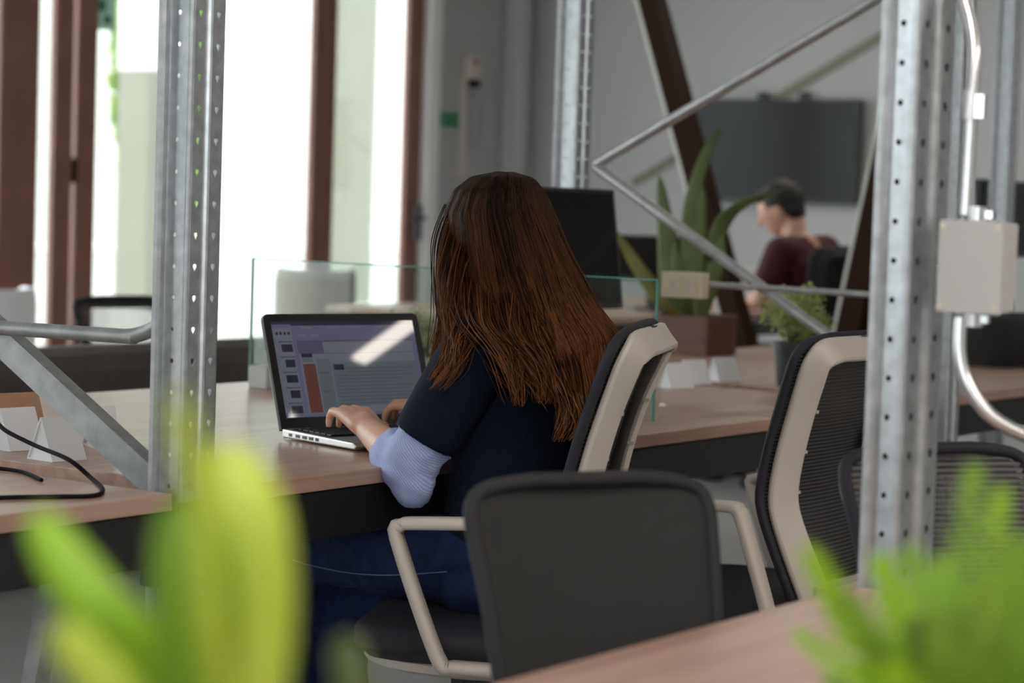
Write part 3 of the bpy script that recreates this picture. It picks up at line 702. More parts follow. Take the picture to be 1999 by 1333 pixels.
# front lock over her near shoulder, lock hanging in front of her chest
rnd = random.Random(11); strands = []
for i in range(17000):
    a = rnd.uniform(0, 2 * math.pi) if rnd.random() < .2 else -rnd.uniform(.0, math.pi)
    ca, sa = math.cos(a), math.sin(a)
    clump = noise.noise(V((ca * 4, sa * 4, 2.0))); u = ca
    # the left side ends on the shoulder, the back flows down to ragged tips
    endl = 7.4 + 2.6 * max(0, (u + .55)) + 1.5 * clump + rnd.uniform(-1.6, 1.1)
    if u < -.5: endl = 6.5 + rnd.uniform(-1.2, 1.0) + clump
    endl = min(endl, 11.4 if .1 < u < .85 else 9.6)
    k0 = rnd.uniform(.93, 1.03); st_ = rnd.uniform(.0, .6) if rnd.random() < .75 else rnd.uniform(.5, 3); pts = []; ph = rnd.uniform(0, 6.28); am = rnd.uniform(.0, .05)
    m = 16; du = rnd.gauss(0, .05)
    for j in range(m):
        f = st_ + (endl - st_) * j / (m - 1); aa = a + am * math.sin(f * .9 + ph) + du * (f / 8) ** 2 + .10 * noise.noise(V((ca * 5, sa * 5, f * .35)))
        kk = k0 + .035 * noise.noise(V((ca * 9, sa * 9, f * .25 + 5))) + max(0, f - 7) * rnd.gauss(0, .006)
        p = hp(f, math.cos(aa), math.sin(aa), kk)
        if f > 7: p += rv * (.004 * noise.noise(V((ca * 7, f, 1))) * (f - 7))
        pts.append(p)
    strands.append(pts)
def lock(path, n, spread, wav=.01):
    P = smoothpath([w_(*p) for p in path], 5)
    for i in range(n):
        o = V((rnd.gauss(0, spread), rnd.gauss(0, spread), 0)); ph = rnd.uniform(0, 6); e = rnd.uniform(.55, 1.0); m = 14; pts = []
        for j in range(m):
            q = e * j / (m - 1) * (len(P) - 1); a = int(min(q, len(P) - 2)); p = P[a].lerp(P[a + 1], q - a)
            pts.append(p + dv * .075 * max(0, 1 - j / 6) + o * (1.25 - 1.05 * (j / m) ** 1.6) + rv * wav * math.sin(j * .5 + ph) * (j / m))
        strands.append(pts)
lock([(0.043, 0.702, 1.207), (0.044, 0.662, 1.141), (0.056, 0.640, 1.059), (0.068, 0.620, 1.005), (0.079, 0.587, 0.961), (0.076, 0.570, 0.912)], 420, 0.009, 0.006)
lock([(0.069, 0.682, 1.188), (0.081, 0.623, 1.097), (0.093, 0.602, 1.025), (0.123, 0.571, 0.982), (0.136, 0.540, 0.939), (0.122, 0.516, 0.899)], 260, 0.010, 0.010)
lock([(0.104, 0.663, 1.098), (0.144, 0.587, 1.010), (0.162, 0.548, 0.976), (0.173, 0.504, 0.925), (0.156, 0.477, 0.886)], 110, 0.012, 0.012)
lock([(0.127, 0.653, 1.081), (0.181, 0.588, 1.012), (0.244, 0.554, 0.963), (0.274, 0.541, 0.913), (0.281, 0.542, 0.865)], 204, 0.017, 0.007)
lock([(0.170, 0.657, 1.064), (0.236, 0.587, 0.997), (0.293, 0.568, 0.948), (0.322, 0.567, 0.907), (0.322, 0.564, 0.872)], 260, 0.019, 0.008)
lock([(0.265, 0.642, 0.980), (0.340, 0.579, 0.916), (0.356, 0.581, 0.865), (0.350, 0.566, 0.808)], 148, 0.011, 0.008)
lock([(0.307, 0.658, 0.982), (0.374, 0.595, 0.900), (0.387, 0.594, 0.849), (0.372, 0.581, 0.812)], 198, 0.013, 0.008)
lock([(-.02, .88, 1.16), (-.05, .92, 1.02), (-.02, .90, .90), (.0, .86, .78)], 300, .012, .010)
for i in range(160):                                                   # loose single hairs
    a = -rnd.uniform(0, math.pi); f0 = rnd.uniform(2, 7); m = 10; k = rnd.uniform(1.0, 1.05); g = rnd.uniform(.01, .05); e_ = rnd.uniform(1.5, 3.5)
    strands.append([hp(f0 + e_ * j / 9, math.cos(a), math.sin(a), k + g * (j / 9) ** 2) for j in range(m)])
def hair_curves(name, strands, m, parent, r0=.0010):
    c = bpy.data.hair_curves.new(name); c.add_curves([len(s_) for s_ in strands])
    flat = [x for s_ in strands for p in s_ for x in p]
    c.position_data.foreach_set('vector', flat)
    at = c.attributes.get('radius') or c.attributes.new('radius', 'FLOAT', 'POINT')
    at.data.foreach_set('value', [r0 * (1 - .75 * (j / (len(s_) - 1)) ** 2) for s_ in strands for j in range(len(s_))])
    tn = c.attributes.new('tone', 'FLOAT', 'CURVE'); rt = random.Random(3)
    tn.data.foreach_set('value', [max(0, min(1, .5 + .75 * noise.noise(s_[len(s_) // 3] * 55) + .5 * noise.noise(s_[len(s_) // 2] * 150) + rt.gauss(0, .18))) for s_ in strands])
    c.materials.append(m); o = bpy.data.objects.new(name, c); COL.objects.link(o); o.parent = parent; o['kind'] = 'stuff'; return o
m = mat('brown_hair', (.08, .035, .018), .58, spec=.12); nt = m.node_tree; N = nt.nodes; L = nt.links; bs = N['Principled BSDF']
hi = N.new('ShaderNodeAttribute'); hi.attribute_name = 'tone'; geo = N.new('ShaderNodeNewGeometry'); sx = N.new('ShaderNodeSeparateXYZ'); L.new(geo.outputs['Position'], sx.inputs[0])
mr = N.new('ShaderNodeMapRange'); mr.inputs[1].default_value = 1.27; mr.inputs[2].default_value = .85; L.new(sx.outputs['Z'], mr.inputs[0])
cr = N.new('ShaderNodeValToRGB'); e = cr.color_ramp.elements; e[0].position = 0; e[0].color = (.012, .006, .004, 1); e[1].position = 1; e[1].color = (.105, .046, .020, 1)
x = e.new(.45); x.color = (.040, .016, .0075, 1); L.new(mr.outputs[0], cr.inputs[0])
cr2 = N.new('ShaderNodeValToRGB'); e = cr2.color_ramp.elements; e[0].position = .15; e[1].position = .9; e[0].color = (.22, .19, .22, 1); e[1].color = (2.6, 2.2, 1.8, 1); L.new(hi.outputs['Fac'], cr2.inputs[0])
mm = N.new('ShaderNodeMixRGB'); mm.blend_type = 'MULTIPLY'; mm.inputs[0].default_value = 1; L.new(cr.outputs[0], mm.inputs[1]); L.new(cr2.outputs[0], mm.inputs[2]); L.new(mm.outputs[0], bs.inputs['Base Color'])
hair_curves('hair_strands', strands, m, hm)
tag(wo, 'woman in navy sweater with long brown hair typing at the laptop', 'person')

# ------------------------------------------------------------------ man in the background
mo = empty('person', (-2.1, 6.4, 0)); O = V((-2.1, 6.4, 0))
b = MB(); HC = w_(-2.275, 6.40, 1.235); face = V((-.86, -.28, -.42)).normalized(); fs = face.cross(V((0, 0, 1))).normalized(); upv = fs.cross(face); rotf = Matrix((face, fs, upv)).transposed()
b.ball(HC, .10, .078, .108, 14, 10, rotf); b.ball(HC + face * .03 - upv * .055, .062, .056, .062, rot=rotf)
b.capsule(HC + face * .09, .009, HC + face * .112 - upv * .03, .013); b.ball(HC + face * .088 - upv * .06, .012, .022, .008, rot=rotf)
for s_ in (-1, 1): b.ball(HC + fs * .078 * s_ - upv * .01, .018, .008, .030, rot=rotf); b.ball(HC + face * .084 + fs * .03 * s_, .012, .014, .010, rot=rotf)
b.capsule(HC - upv * .05 - face * .03, .052, w_(-2.19, 6.40, 1.09), .058)
sh = [w_(-2.17, 6.22, 1.04), w_(-2.15, 6.60, 1.05)]; el = [w_(-2.215, 6.13, .835), w_(-2.20, 6.72, .84)]; wr = [w_(-2.42, 6.20, .78), w_(-2.42, 6.64, .78)]
b.capsule(w_(-2.16, 6.4, 1.04), .09, w_(-2.05, 6.4, .58), .10)
for s_, e, k in zip(sh, el, wr):
    b.capsule(w_(-2.16, 6.4, 1.03), .05, s_, .045); b.capsule(s_, .045, e, .040); b.capsule(e, .040, k, .028)
    hand(b, k, (-1, 0, .1), (0, 1 if s_.y < 0 else -1, 0))
for y in (6.30, 6.50):
    b.capsule(w_(-2.06, y, .56), .07, w_(-2.50, y, .56), .05); b.capsule(w_(-2.50, y, .56), .05, w_(-2.50, y, .08), .03); b.capsule(w_(-2.50, y, .07), .03, w_(-2.62, y, .03), .025)
blob('body', b, M_skin, mo, .007, 3)
b = MB(); b.ball(HC - face * .018 + upv * .022, .100, .087, .102, 16, 12, rotf); b.ball(HC - face * .045 - upv * .03, .06, .078, .06, rot=rotf); b.ball(HC + face * .05 + upv * .075, .045, .06, .03, rot=rotf)
o = blob('hair', b, M_blackhair, mo, .008, 2)
for p in o.data.vertices: p.co += p.normal * .006 * noise.noise(p.co * 70)
o['label'] = 'short black hair'
b = MB(); b.loft([ring(w_(x, 6.4, z), rx, ry) for z, x, rx, ry in ((.60, -2.05, .13, .17), (.75, -2.07, .125, .165), (.90, -2.10, .13, .175), (1.0, -2.14, .12, .19), (1.07, -2.17, .09, .16), (1.115, -2.185, .07, .085))])
for s_, e in zip(sh, el): b.capsule(w_(-2.16, 6.4, 1.02), .09, s_, .075); b.capsule(s_, .073, s_.lerp(e, .62), .068)
blob('t_shirt', b, M_maroon, mo, .009, 4)
b = MB(); b.loft([ring(w_(-2.06, 6.4, z), .12, .165) for z in (.50, .56, .62)])
for y in (6.30, 6.50): b.capsule(w_(-2.06, y, .56), .085, w_(-2.50, y, .56), .065); b.capsule(w_(-2.50, y, .56), .065, w_(-2.50, y, .12), .05)
blob('trousers', b, M_blk, mo, .01, 3)
for y in (6.30, 6.50):
    b = MB(); b.capsule(w_(-2.48, y, .05), .045, w_(-2.63, y, .04), .038); blob('shoe', b, M_blkpl, mo, .009, 2)
tag(mo, 'dark haired man in a maroon t-shirt bent over a far desk', 'person')

# ------------------------------------------------------------------ things on the desks
DT = .737
def monitor(loc, rz, W, H, zb, label, tilt=8):
    root = empty('monitor', loc, rz); T = Matrix.Rotation(R(-tilt), 3, 'Y')
    tr = lambda x, y, z: T @ V((x, y, z)) + V((0, 0, zb + H / 2))
    b = MB(); b.loft([[tr(x, y, z) for y, z in ((-W / 2, -H / 2), (W / 2, -H / 2), (W / 2, H / 2), (-W / 2, H / 2))] for x in (-.012, .012)]); b.build('casing', M_blkpl, root, bevel=.004)
    b = MB(); b.add([tr(.0125, y, z) for y, z in ((-W / 2 + .012, -H / 2 + .018), (W / 2 - .012, -H / 2 + .018), (W / 2 - .012, H / 2 - .012), (-W / 2 + .012, H / 2 - .012))], [(0, 1, 2, 3)]); b.build('screen', M_tv, root)
    b = MB(); b.box((-.05, 0, zb / 2 + H * .25), (.03, .07, zb + H * .35)); b.box((-.03, 0, zb + H * .5), (.05, .09, .09)); b.build('stand', M_blkpl, root, bevel=.004)
    b = MB(); b.box((-.02, 0, .007), (.19, .26, .014)); b.build('foot', M_blkpl, root, bevel=.005)
    tag(root, label, 'monitor'); return root
monitor((-.84, 2.40, DT), R(-2), .52, .325, .198, 'black switched-off monitor right behind the woman\'s hair')
monitor((-3.02, 6.62, DT), R(-40), .42, .21, .14, 'small dark monitor on the far desk behind the planter leaves')
monitor((-.98, 5.80, DT), R(0), .56, .30, .33, 'black monitor at the right edge beside the junction box', 4)
# wall screen
root = empty('wall_screen', (-4.055, BY, 1.585)); W = 1.115; H = .625
b = MB(); b.box((0, -.055, 0), (W, .05, H)); b.build('casing', M_blkpl, root, bevel=.004)
b = MB(); b.box((0, -.0815, .003), (W - .03, .003, H - .035)); b.build('screen', M_tv, root)
b = MB(); b.box((0, -.015, 0), (.5, .03, .35)); b.build('wall_mount', M_blk, root)
for x in (-.12, .16):
    b = MB(); b.box((x, -.03, H / 2 + .02), (.05, .05, .05)); b.build('mount_hook', M_blk, root)
tag(root, 'large black screen mounted on the light grey back wall', 'television')
# signs and wall fittings
root = empty('exit_sign', (WX, 8.965, 1.725)); b = MB(); b.box((.006, 0, 0), (.012, .29, .082)); b.build('panel', M_green, root)
b = MB(); b.box((.013, -.06, 0), (.002, .05, .05)); b.box((.013, .03, 0), (.002, .07, .014)); b.add([(.014, .065, .028), (.014, .065, -.028), (.014, .10, 0)], [(0, 1, 2)]); b.build('pictogram', mat('sign_pale_green', (.10, .35, .20), .5), root, kind='stuff')
tag(root, 'small green exit sign on the grey wall beside the door', 'sign')
root = empty('exit_sign', (WX - .03, 5.93, 2.13)); b = MB(); b.box((.012, 0, 0), (.008, .17, .19)); b.build('panel', mat('sign_mint', (.45, .78, .64), .5), root)
b = MB(); b.box((.017, -.02, .03), (.002, .07, .06)); b.box((.017, .03, -.04), (.002, .05, .04)); b.build('pictogram', M_green, root, kind='stuff')
tag(root, 'pale green safety sticker high on the door glass at the upper left', 'sign')
root = empty('call_box', (WX, 9.14, 2.06)); b = MB(); b.box((.04, 0, 0), (.08, .13, .15)); b.build('casing', M_white, root, bevel=.01)
b = MB(); b.box((.084, -.01, .035), (.01, .05, .03)); b.build('red_lamp', mat('red_plastic', (.25, .06, .04), .4), root); b = MB(); b.box((.05, .02, -.10), (.06, .06, .05)); b.build('socket', M_blk, root)
b = MB(); b.tube(smoothpath([(.03, .05, -.10), (.03, .15, -.22), (.03, .19, -.42), (.03, .12, -.50), (.03, .07, -.40), (.03, .06, -.2)], 5), .008, 6); b.build('cable_loop', M_greypl, root, True)
b = MB(); b.box((.02, -.05, -.38), (.035, .055, .62)); b.build('trunking', M_white, root)
tag(root, 'white wall box with a cable loop above a vertical trunking', 'box')
# junction box and conduit on the wide post
root = empty('junction_box', (1.268, .008, 1.151)); rm = Matrix.Rotation(R(0), 3, 'Z')
b = MB(); b.box((.048, .028, 0), (.082, .05, .112)); b.build('casing', M_greypl, root, bevel=.003)
b = MB(); b.box((.048, .0, 0), (.086, .008, .117)); b.build('cover', M_greypl, root, bevel=.002)
for x in (.012, .084):
    for z in (-.050, .050):
        b = MB(); b.tube([(x, -.0045, z), (x, -.006, z)], .003, 8); b.build('screw', M_metal, root)
for z in (.066, -.066):
    b = MB(); b.tube([(.042, .03, z - .010), (.042, .03, z + .010)], .0135, 12); b.box((.058, .03, z), (.012, .01, .01)); b.build('gland', M_conduit, root, True)
tag(root, 'square light grey junction box on the wide post', 'box')
b = MB(); b.tube(smoothpath([(1.262, .065, 1.56), (1.268, .06, 1.497), (1.284, .052, 1.452), (1.293, .045, 1.41), (1.295, .038, 1.33), (1.296, .032, 1.216)], 6), .0088, 14)
o = b.build('conduit', M_conduit, None, True); tag(o, 'bright metal conduit bending up from the junction box', 'pipe')
b = MB(); b.tube(smoothpath([(1.296, .03, 1.086), (1.298, .028, 1.040), (1.312, .03, .998), (1.345, .045, .958), (1.40, .08, .932), (1.48, .12, .915)], 6), .0095, 14)
o = b.build('conduit', M_conduit, None, True); tag(o, 'bright metal conduit curving right below the junction box', 'pipe')
b = MB(); b.tube([(1.293, .040, 1.372), (1.294, .036, 1.335)], .0115, 12); b.box((1.309, .034, 1.353), (.012, .008, .03)); o = b.build('pipe_clamp', M_conduit, None, True); tag(o, 'screw clamp around the upper conduit', 'clamp')
# sockets on the rail
root = empty('socket_box', (-.645, 2.755, 1.008)); b = MB(); b.box((0, -.03, 0), (.124, .045, .07)); b.build('casing', M_cream, root, bevel=.003)
for x in (-.022, .022):
    b = MB(); b.box((x, -.0535, 0), (.022, .004, .034)); b.build('socket', M_white, root, bevel=.001)
tag(root, 'cream double socket box on the thin rail', 'socket')
# paper tents
def tent(x, y, a, L=.085, wd=.058, h=.066, label='', m=M_paper):
    root = empty('paper_tent', (x, y, DT), R(a)); t = .0012
    for n, (p, q) in (('panel', ((-wd / 2, 0), (0, h))), ('panel', ((wd / 2, 0), (0, h))), ('base_panel', ((-wd / 2, .001), (wd / 2, .001)))):
        d = V((q[0] - p[0], 0, q[1] - p[1])).normalized(); nn = V((-d.z, 0, d.x)) * t
        b = MB(); b.loft([[V((p[0], yy_, p[1])) - nn, V((q[0], yy_, q[1])) - nn, V((q[0], yy_, q[1])) + nn, V((p[0], yy_, p[1])) + nn] for yy_ in (0, L)]); b.build(n, m, root)
    b = MB(); b.add([(-wd / 2 + .002, .004, .002), (wd / 2 - .002, .004, .002), (0, .004, h - .002)], [(0, 1, 2)]); b.build('end_panel', m, root)
    tag(root, label, 'card', 'folded white cards'); return root
for i, (x, y) in enumerate(((-.615, 2.56), (-.655, 2.885 - .16), (-.655, 2.895))):
    tent(x, y + .02, -19, .082, label=('folded white card tent nearest the woman\'s chair, in front of the brown planter', 'folded white card tent, middle of the three before the brown planter', 'folded white card tent, the one nearest the bush')[i])
for i, (x, y, a) in enumerate(((-.62, .21, 10), (-.455, .15, 12), (-.56, .375, -10))):
    tent(x, y, a - 19, (.075, .075, .05)[i], .07, .075, ('folded white card tent farthest left behind the diagonal bar', 'folded white card tent under the flat diagonal bar', 'folded white card tent just right of the flat diagonal bar')[i])
tent(-.725, .27, -9, .12, .07, .09, 'brown kraft card tent standing behind the white ones at the left', M_card)
# cables on the left desk
def cable(pts, r, label):
    b = MB(); b.tube(smoothpath(pts, 6), r, 8); o = b.build('cable', M_cable, None, True); tag(o, label, 'cable'); return o
cable([(-0.628, 0.204, 0.741), (-0.599, 0.165, 0.789), (-0.541, 0.127, 0.799), (-0.483, 0.098, 0.789), (-0.386, 0.073, 0.774), (-0.251, 0.015, 0.767), (-.20, .015, .742), (-.092, -.068, .7405), (-.045, -.135, .7405), (-.075, -.19, .7405), (-.125, -.27, .7405), (-.16, -.40, .7405), (-.30, -.55, .7405)], .0038, 'black cable looping over the left desk edge past the white card tents')
cable([(-.60, -.08, .7405), (-.47, -.035, .7405), (-.40, -.005, .7405), (-.33, -.01, .7405), (-.235, -.06, .7405)], .0034, 'short black cable end lying behind the looping cable')
cable([(-.62, -.14, .7405), (-.50, -.08, .7405), (-.41, -.03, .7405), (-.37, -.03, .7405), (-.40, -.08, .7405), (-.52, -.16, .7405)], .0028, 'thin black cable curled at the far left of the desk')
o = MB(); o.ball((-.297, 2.03, DT + .007), .008, .008, .007); o = o.build('button', M_paper, None, True); tag(o, 'tiny white button lying alone on the dark stretch of desk', 'button')
# mug, bag, box
root = empty('mug', (-.10, 3.05, DT)); b = MB(); b.lathe([(.022, 0), (.025, .004), (.025, .062), (.022, .062), (.021, .006), (.002, .005)], n=20); b.build('cup', M_greypl, root, True)
b = MB(); b.tube(smoothpath([(.024, 0, .05), (.044, 0, .046), (.046, 0, .022), (.024, 0, .014)], 5), .0035, 8); b.build('handle', M_greypl, root, True); tag(root, 'pale grey mug beside the bush', 'mug')
root = empty('bag', (-.48, 4.55, DT)); b = MB()
b.loft([[V((x * k, y * k2, z)) for x, y in [(.16 * math.copysign(abs(math.cos(a)) ** .6, math.cos(a)), .28 * math.copysign(abs(math.sin(a)) ** .6, math.sin(a))) for a in [2 * math.pi * q / 24 for q in range(24)]]] for z, k, k2 in ((0, .9, .95), (.03, 1, 1), (.10, .9, .97), (.15, .55, .85), (.165, .2, .7))]); b.build('body', M_pad, root, True)
b = MB(); b.tube(smoothpath([(0, -.10, .15), (0, -.08, .21), (0, .08, .21), (0, .10, .15)], 5), .009, 8); b.build('handle', M_blk, root, True); tag(root, 'black bag lying on the far desk below the junction box', 'bag')
root = empty('printer', (-2.98, 7.46, DT)); b = MB(); b.box((0, 0, .10), (.3, .34, .2)); b.build('casing', M_greypl, root, bevel=.01); b = MB(); b.box((.155, 0, .05), (.03, .26, .02)); b.build('tray', M_white, root); tag(root, 'small pale box-shaped printer behind the falling tube brace', 'printer')

# ------------------------------------------------------------------ plants
def ribbon(b, pts, wd, n=14, fold=.25, shape=lambda t: math.sin(math.pi * min(1, .10 + .9 * t) ** .75) ** .7, side=None, mi=0):
    P = smoothpath(pts, n); N_ = len(P); rows = []
    for i, p in enumerate(P):
        t = (P[min(i + 1, N_ - 1)] - P[max(i - 1, 0)]).normalized(); s_ = V(side) if side else rv
        s_ = (s_ - t * s_.dot(t)).normalized(); nn = t.cross(s_); w2 = wd * max(.03, shape(i / (N_ - 1)))
        rows.append([p - s_ * w2 + nn * w2 * fold, p - s_ * w2 * .5 + nn * w2 * fold * .35, p, p + s_ * w2 * .5 + nn * w2 * fold * .35, p + s_ * w2 + nn * w2 * fold])
    for i in range(N_ - 1): 
        o = len(b.v); b.v += [tuple(q) for q in rows[i] + rows[i + 1]]
        for k in range(4): b.f.append([o + k, o + k + 1, o + 6 + k, o + 5 + k]); b.mi.append(mi)
def leaf(root, pts, wd, m, off, fold=.25, shape=None, name='leaf'):
    b = MB(); kw = {'shape': shape} if shape else {}
    ribbon(b, [V(p) - V(off) for p in pts], wd, fold=fold, **kw); o = b.build(name, m, root, False)
    me = o.data; bm = bmesh.new(); bm.from_mesh(me); bmesh.ops.remove_doubles(bm, verts=bm.verts, dist=1e-6); bm.to_mesh(me); bm.free(); me.polygons.foreach_set('use_smooth', [True] * len(me.polygons))
    sd = o.modifiers.new('t', 'SOLIDIFY'); sd.thickness = .0012; return o
def pot(root, r0, r1, h, m, z=0):
    b = MB(); b.lathe([(r0, z), (r1, z + h), (r1 + .006, z + h), (r1 + .006, z + h + .012), (r1 - .006, z + h + .012), (r1 - .008, z + h - .02), (.004, z + h - .02)], n=28); b.build('pot', m, root, True)
    b = MB(); b.lathe([(r1 - .008, z + h - .03), (r1 - .008, z + h - .018), (.004, z + h - .014)], n=20); b.build('soil', M_soil, root, True)
# broad lime leaves close to the lens, left
tongue = lambda t: min(1, .35 + 1.1 * t) * (1 - max(0, (t - .72) / .28) ** 2.4) ** .5 if t < 1 else .05
pl = empty('potted_plant', (1.815, -1.955, DT)); off = (1.815, -1.955, DT); pot(pl, .05, .065, .11, M_pot)
for pts, wd, mi in (
    ([(1.815, -1.955, .83), (1.799, -1.955, .965), (1.774, -1.963, 1.0), (1.750, -1.977, 1.032), (1.712, -1.976, 1.067)], .0135, 0),
    ([(1.825, -1.955, .83), (1.842, -1.975, .978), (1.842, -1.976, 1.027), (1.835, -1.976, 1.075), (1.814, -1.967, 1.106)], .0175, 1),
    ([(1.82, -1.96, .83), (1.825, -1.995, .965), (1.828, -2.000, 1.005), (1.830, -2.004, 1.048), (1.826, -2.004, 1.086)], .0165, 3),
    ([(1.82, -1.96, .83), (1.862, -2.015, .985), (1.886, -2.054, 1.053), (1.892, -2.07, 1.103), (1.899, -2.09, 1.139)], .0050, 1),
    ([(1.82, -1.95, .83), (1.849, -1.916, .967), (1.847, -1.915, .996), (1.842, -1.917, 1.020)], .0085, 2),
    ([(1.81, -1.96, .83), (1.815, -1.997, .977), (1.797, -2.009, .999), (1.772, -2.021, 1.030)], .011, 1)):
    leaf(pl, pts, wd, (M_leafn, M_leafy, M_leaf, M_leafm)[mi], off, .3, tongue)
tag(pl, 'blurred lime green broad-leaved plant in the left foreground', 'plant')
# fern close to the lens, right
fe = empty('potted_fern', (1.935, -1.43, DT)); off = V((1.935, -1.43, DT)); pot(fe, .05, .07, .10, M_pot); rnd = random.Random(4)
def frond(p0, p1, lift, wd, m=M_fern):
    p0 = V(p0) - off; p1 = V(p1) - off; mid = p0.lerp(p1, .55) + V((0, 0, lift)); P = smoothpath([p0, p0.lerp(mid, .5) + V((0, 0, lift * .3)), mid, p1], 9); b = MB(); b.tube(P, .0012, 5); n = len(P)
    for i in range(4, n):
        q = i / (n - 1); t = (P[min(i + 1, n - 1)] - P[i - 1]).normalized(); s_ = (rv - t * rv.dot(t)).normalized(); ln = wd * math.sin(math.pi * (.12 + .84 * q)) ** .8 + .002
        for sg in (-1, 1):
            e = P[i] + s_ * sg * ln + t * ln * .8 + V((0, 0, rnd.uniform(-.3, .2) * ln)); h_ = t * .0042; o = len(b.v)
            md_ = P[i].lerp(e, .5); b.v += [tuple(P[i] - h_), tuple(md_ - h_ * .9), tuple(e), tuple(md_ + h_ * .9), tuple(P[i] + h_)]; b.f.append([o, o + 1, o + 2, o + 3, o + 4]); b.mi.append(0)
    b.build('frond', m, fe)
TIPS = [(1.874, -1.532, 1.019), (1.858, -1.485, .998), (1.89, -1.523, .993), (1.903, -1.516, .976), (1.866, -1.418, 1.0), (1.901, -1.454, 1.012), (1.897, -1.397, 1.0), (1.929, -1.432, 1.061), (1.924, -1.376, 1.043), (1.971, -1.466, 1.028), (1.949, -1.36, 1.034), (1.983, -1.4, .995), (1.937, -1.554, .966), (1.956, -1.539, .995), (1.978, -1.523, 1.01), (1.989, -1.481, .997), (1.898, -1.374, .988), (1.868, -1.359, .976)]
for i, t in enumerate(TIPS):
    frond((1.935 + rnd.uniform(-.02, .02), -1.43 + rnd.uniform(-.02, .02), .83), t, .018 if i not in (7, 8) else .0, rnd.uniform(.014, .020), M_fern if i % 4 else M_leafn)
for i in range(26):
    a = rnd.uniform(0, 6.28); r_ = rnd.uniform(.03, .13); frond((1.935 + rnd.uniform(-.02, .02), -1.43 + rnd.uniform(-.02, .02), .83), (1.935 + r_ * math.cos(a), -1.43 + r_ * math.sin(a), 1.0 - r_ * .5 + rnd.uniform(-.05, .015)), .02, rnd.uniform(.014, .022), M_fern if i % 3 else M_leaf)
tag(fe, 'blurred bright green fern in the right foreground', 'plant')
# brown square planter
root = empty('planter', (-1.30, 3.95, DT)); off = (-1.30, 3.95, DT); b = MB(); b.box((0, 0, .008), (.19, .19, .016)); b.build('bottom', M_potw, root)
for sx in (-1, 1):
    b = MB(); b.box((sx * .095, 0, .066), (.012, .202, .13)); b.build('side_board', M_potw, root, bevel=.002)
    b = MB(); b.box((0, sx * .095, .066), (.178, .012, .13)); b.build('side_board', M_potw, root, bevel=.002)
b = MB(); b.box((0, 0, .11), (.18, .18, .01)); b.build('soil', M_soil, root)
for pts, wd, mi in (
    ([(-1.32, 3.93, .84), (-1.361, 3.91, .92), (-1.391, 3.905, 1.10), (-1.429, 3.898, 1.324)], .046, 0), ([(-1.31, 3.95, .84), (-1.338, 3.948, 1.161), (-1.309, 3.984, 1.383), (-1.268, 4.018, 1.483)], .026, 1),
    ([(-1.30, 3.93, .84), (-1.311, 3.963, 1.111), (-1.307, 3.978, 1.289)], .032, 0), ([(-1.295, 3.955, .84), (-1.258, 4.0, 1.13), (-1.146, 3.962, 1.234), (-.985, 3.954, 1.288)], .028, 1),
    ([(-1.30, 3.97, .84), (-1.252, 3.997, 1.028), (-1.242, 4.011, 1.139)], .026, 1), ([(-1.32, 3.93, .84), (-1.444, 3.864, .978), (-1.541, 3.81, 1.139)], .028, 2),
    ([(-1.31, 3.90, .84), (-1.356, 3.797, .907), (-1.411, 3.767, 1.005)], .022, 2), ([(-1.30, 3.91, .84), (-1.305, 3.837, .993), (-1.322, 3.834, 1.109)], .024, 1)):
    leaf(root, pts, wd, (M_leaf, M_leaf, M_leafo)[mi], off, .2)
tag(root, 'long-leaved green plant in a square red-brown wooden planter', 'plant')
# small bushes
def bush(loc, rx, rz_, zc, n, m, label, potr=.055, poth=.11, pm=M_potd, seed=1, lf=.011):
    root = empty('potted_bush', loc); pot(root, potr * .75, potr, poth, pm); rnd = random.Random(seed); b = MB(); b2 = MB()
    for i in range(46):
        a = rnd.uniform(0, 6.28); q = rnd.random() ** .5; th = rnd.uniform(-.5, 1.0); e = V((rx * q * math.cos(a), rx * q * math.sin(a), zc + rz_ * th * (1 - .4 * q))); s0 = V((.3 * potr * math.cos(a), .3 * potr * math.sin(a), poth)); mid = s0.lerp(e, .5) + V((0, 0, .02)); P = smoothpath([s0, mid, e], 6); b2.tube(P, .0012, 4)
        for k in range(n // 46):
            p = P[rnd.randrange(4, len(P))] + V((rnd.gauss(0, .010), rnd.gauss(0, .010), rnd.gauss(0, .010))); u = V((rnd.gauss(0, 1), rnd.gauss(0, 1), rnd.gauss(.4, 1))).normalized(); v = u.orthogonal().normalized(); s_ = rnd.uniform(.7, 1.2) * lf
            b.add([p, p + u * s_ * .5 + v * s_ * .36, p + u * s_ * 1.2, p + u * s_ * .5 - v * s_ * .36], [(0, 1, 2, 3)])
    b2.build('stems', M_leaf, root, kind='stuff'); b.build('foliage', m, root, kind='stuff'); tag(root, label, 'plant')
bush((-.425, 2.95, DT), .105, .085, .195, 1700, M_bush, 'small bushy pale green plant in a dark pot behind the empty chair', seed=2, lf=.014)
bush((-.86, 1.80, DT), .075, .07, .155, 1100, M_bushp, 'small pale bushy plant peeping out between laptop and hair', .045, .08, M_pot, 5, .012)

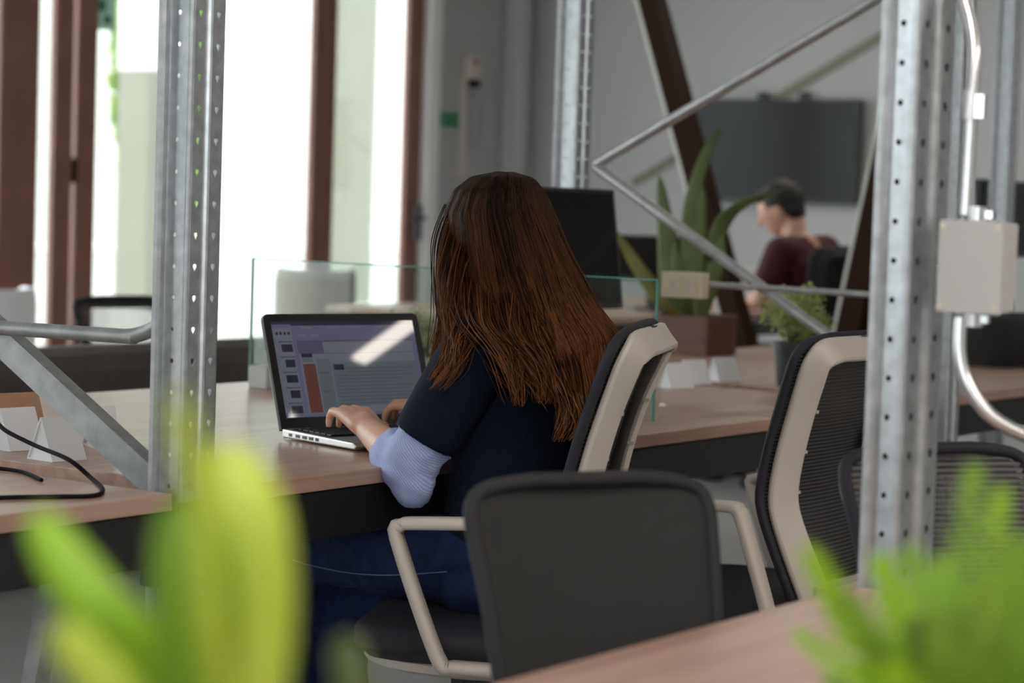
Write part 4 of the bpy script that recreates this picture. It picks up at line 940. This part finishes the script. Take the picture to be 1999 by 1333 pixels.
# ------------------------------------------------------------------ lounge beyond the desks
root = empty('sofa', (-2.5, 0, 0))
b = MB(); b.box((-.12, 2.6, .45), (.20, 4.2, .56)); b.build('back', M_sofa, root, bevel=.07); b = MB(); b.box((-.385, 2.6, .20), (.68, 4.2, .24)); b.build('base', M_sofa, root, bevel=.02)
for i in range(4):
    b = MB(); b.box((-.47, 1.03 + i * 1.045, .385), (.50, 1.02, .15)); b.build('seat_cushion', M_sofa, root, bevel=.04)
for y in (.55, 4.65):
    for x in (-.12, -.66):
        b = MB(); b.tube([(x, y, 0), (x, y, .10)], .02, 10); b.build('leg', M_blk, root)
tag(root, 'long dark taupe sofa seen from behind, beyond the laptop desk', 'sofa')
def lounge(loc, rz, W, m, label, ht=.86):
    root = empty('lounge_chair', loc, R(rz)); b = MB(); n = 14
    rings = []
    for z, k, t in ((.30, .92, .05), (.55, 1.0, .06), (ht - .06, 1.0, .055), (ht - .015, .97, .045), (ht, .93, .02)):
        ring_ = [V((.26 - .5 * k + .5 * k * 0 + (.42 * k) * math.cos(a) * 1.0 + .20 - .0, W / 2 * k * math.sin(a), z)) for a in [R(-100 + 200 * q / n) for q in range(n + 1)]]
        inner = [V((p.x - t * math.cos(R(-100 + 200 * q / n)), p.y - t * math.sin(R(-100 + 200 * q / n)), p.z)) for q, p in enumerate(ring_)]
        rings.append(ring_ + inner[::-1])
    b.loft(rings); b.build('shell', m, root, True)
    b = MB(); b.lathe([(.05, .30), (W * .42, .31), (W * .44, .36), (W * .42, .42), (.03, .43)], (.0, 0, 0), 24); b.build('seat', m, root, True)
    for a in (45, 135, 225, 315):
        b = MB(); b.tube([(.22 * math.cos(R(a)), .22 * math.sin(R(a)), .32), (.28 * math.cos(R(a)), .28 * math.sin(R(a)), 0)], [.018, .011], 8); b.build('leg', M_potw, root)
    tag(root, label, 'chair')
lounge((-4.75, 6.22, 0), -45, .40, M_beige, 'beige rounded lounge chair seen through the glass screen')
lounge((-5.25, 4.38, 0), -30, .62, M_paper, 'white tub chair at the far left edge by the glass doors', .77)
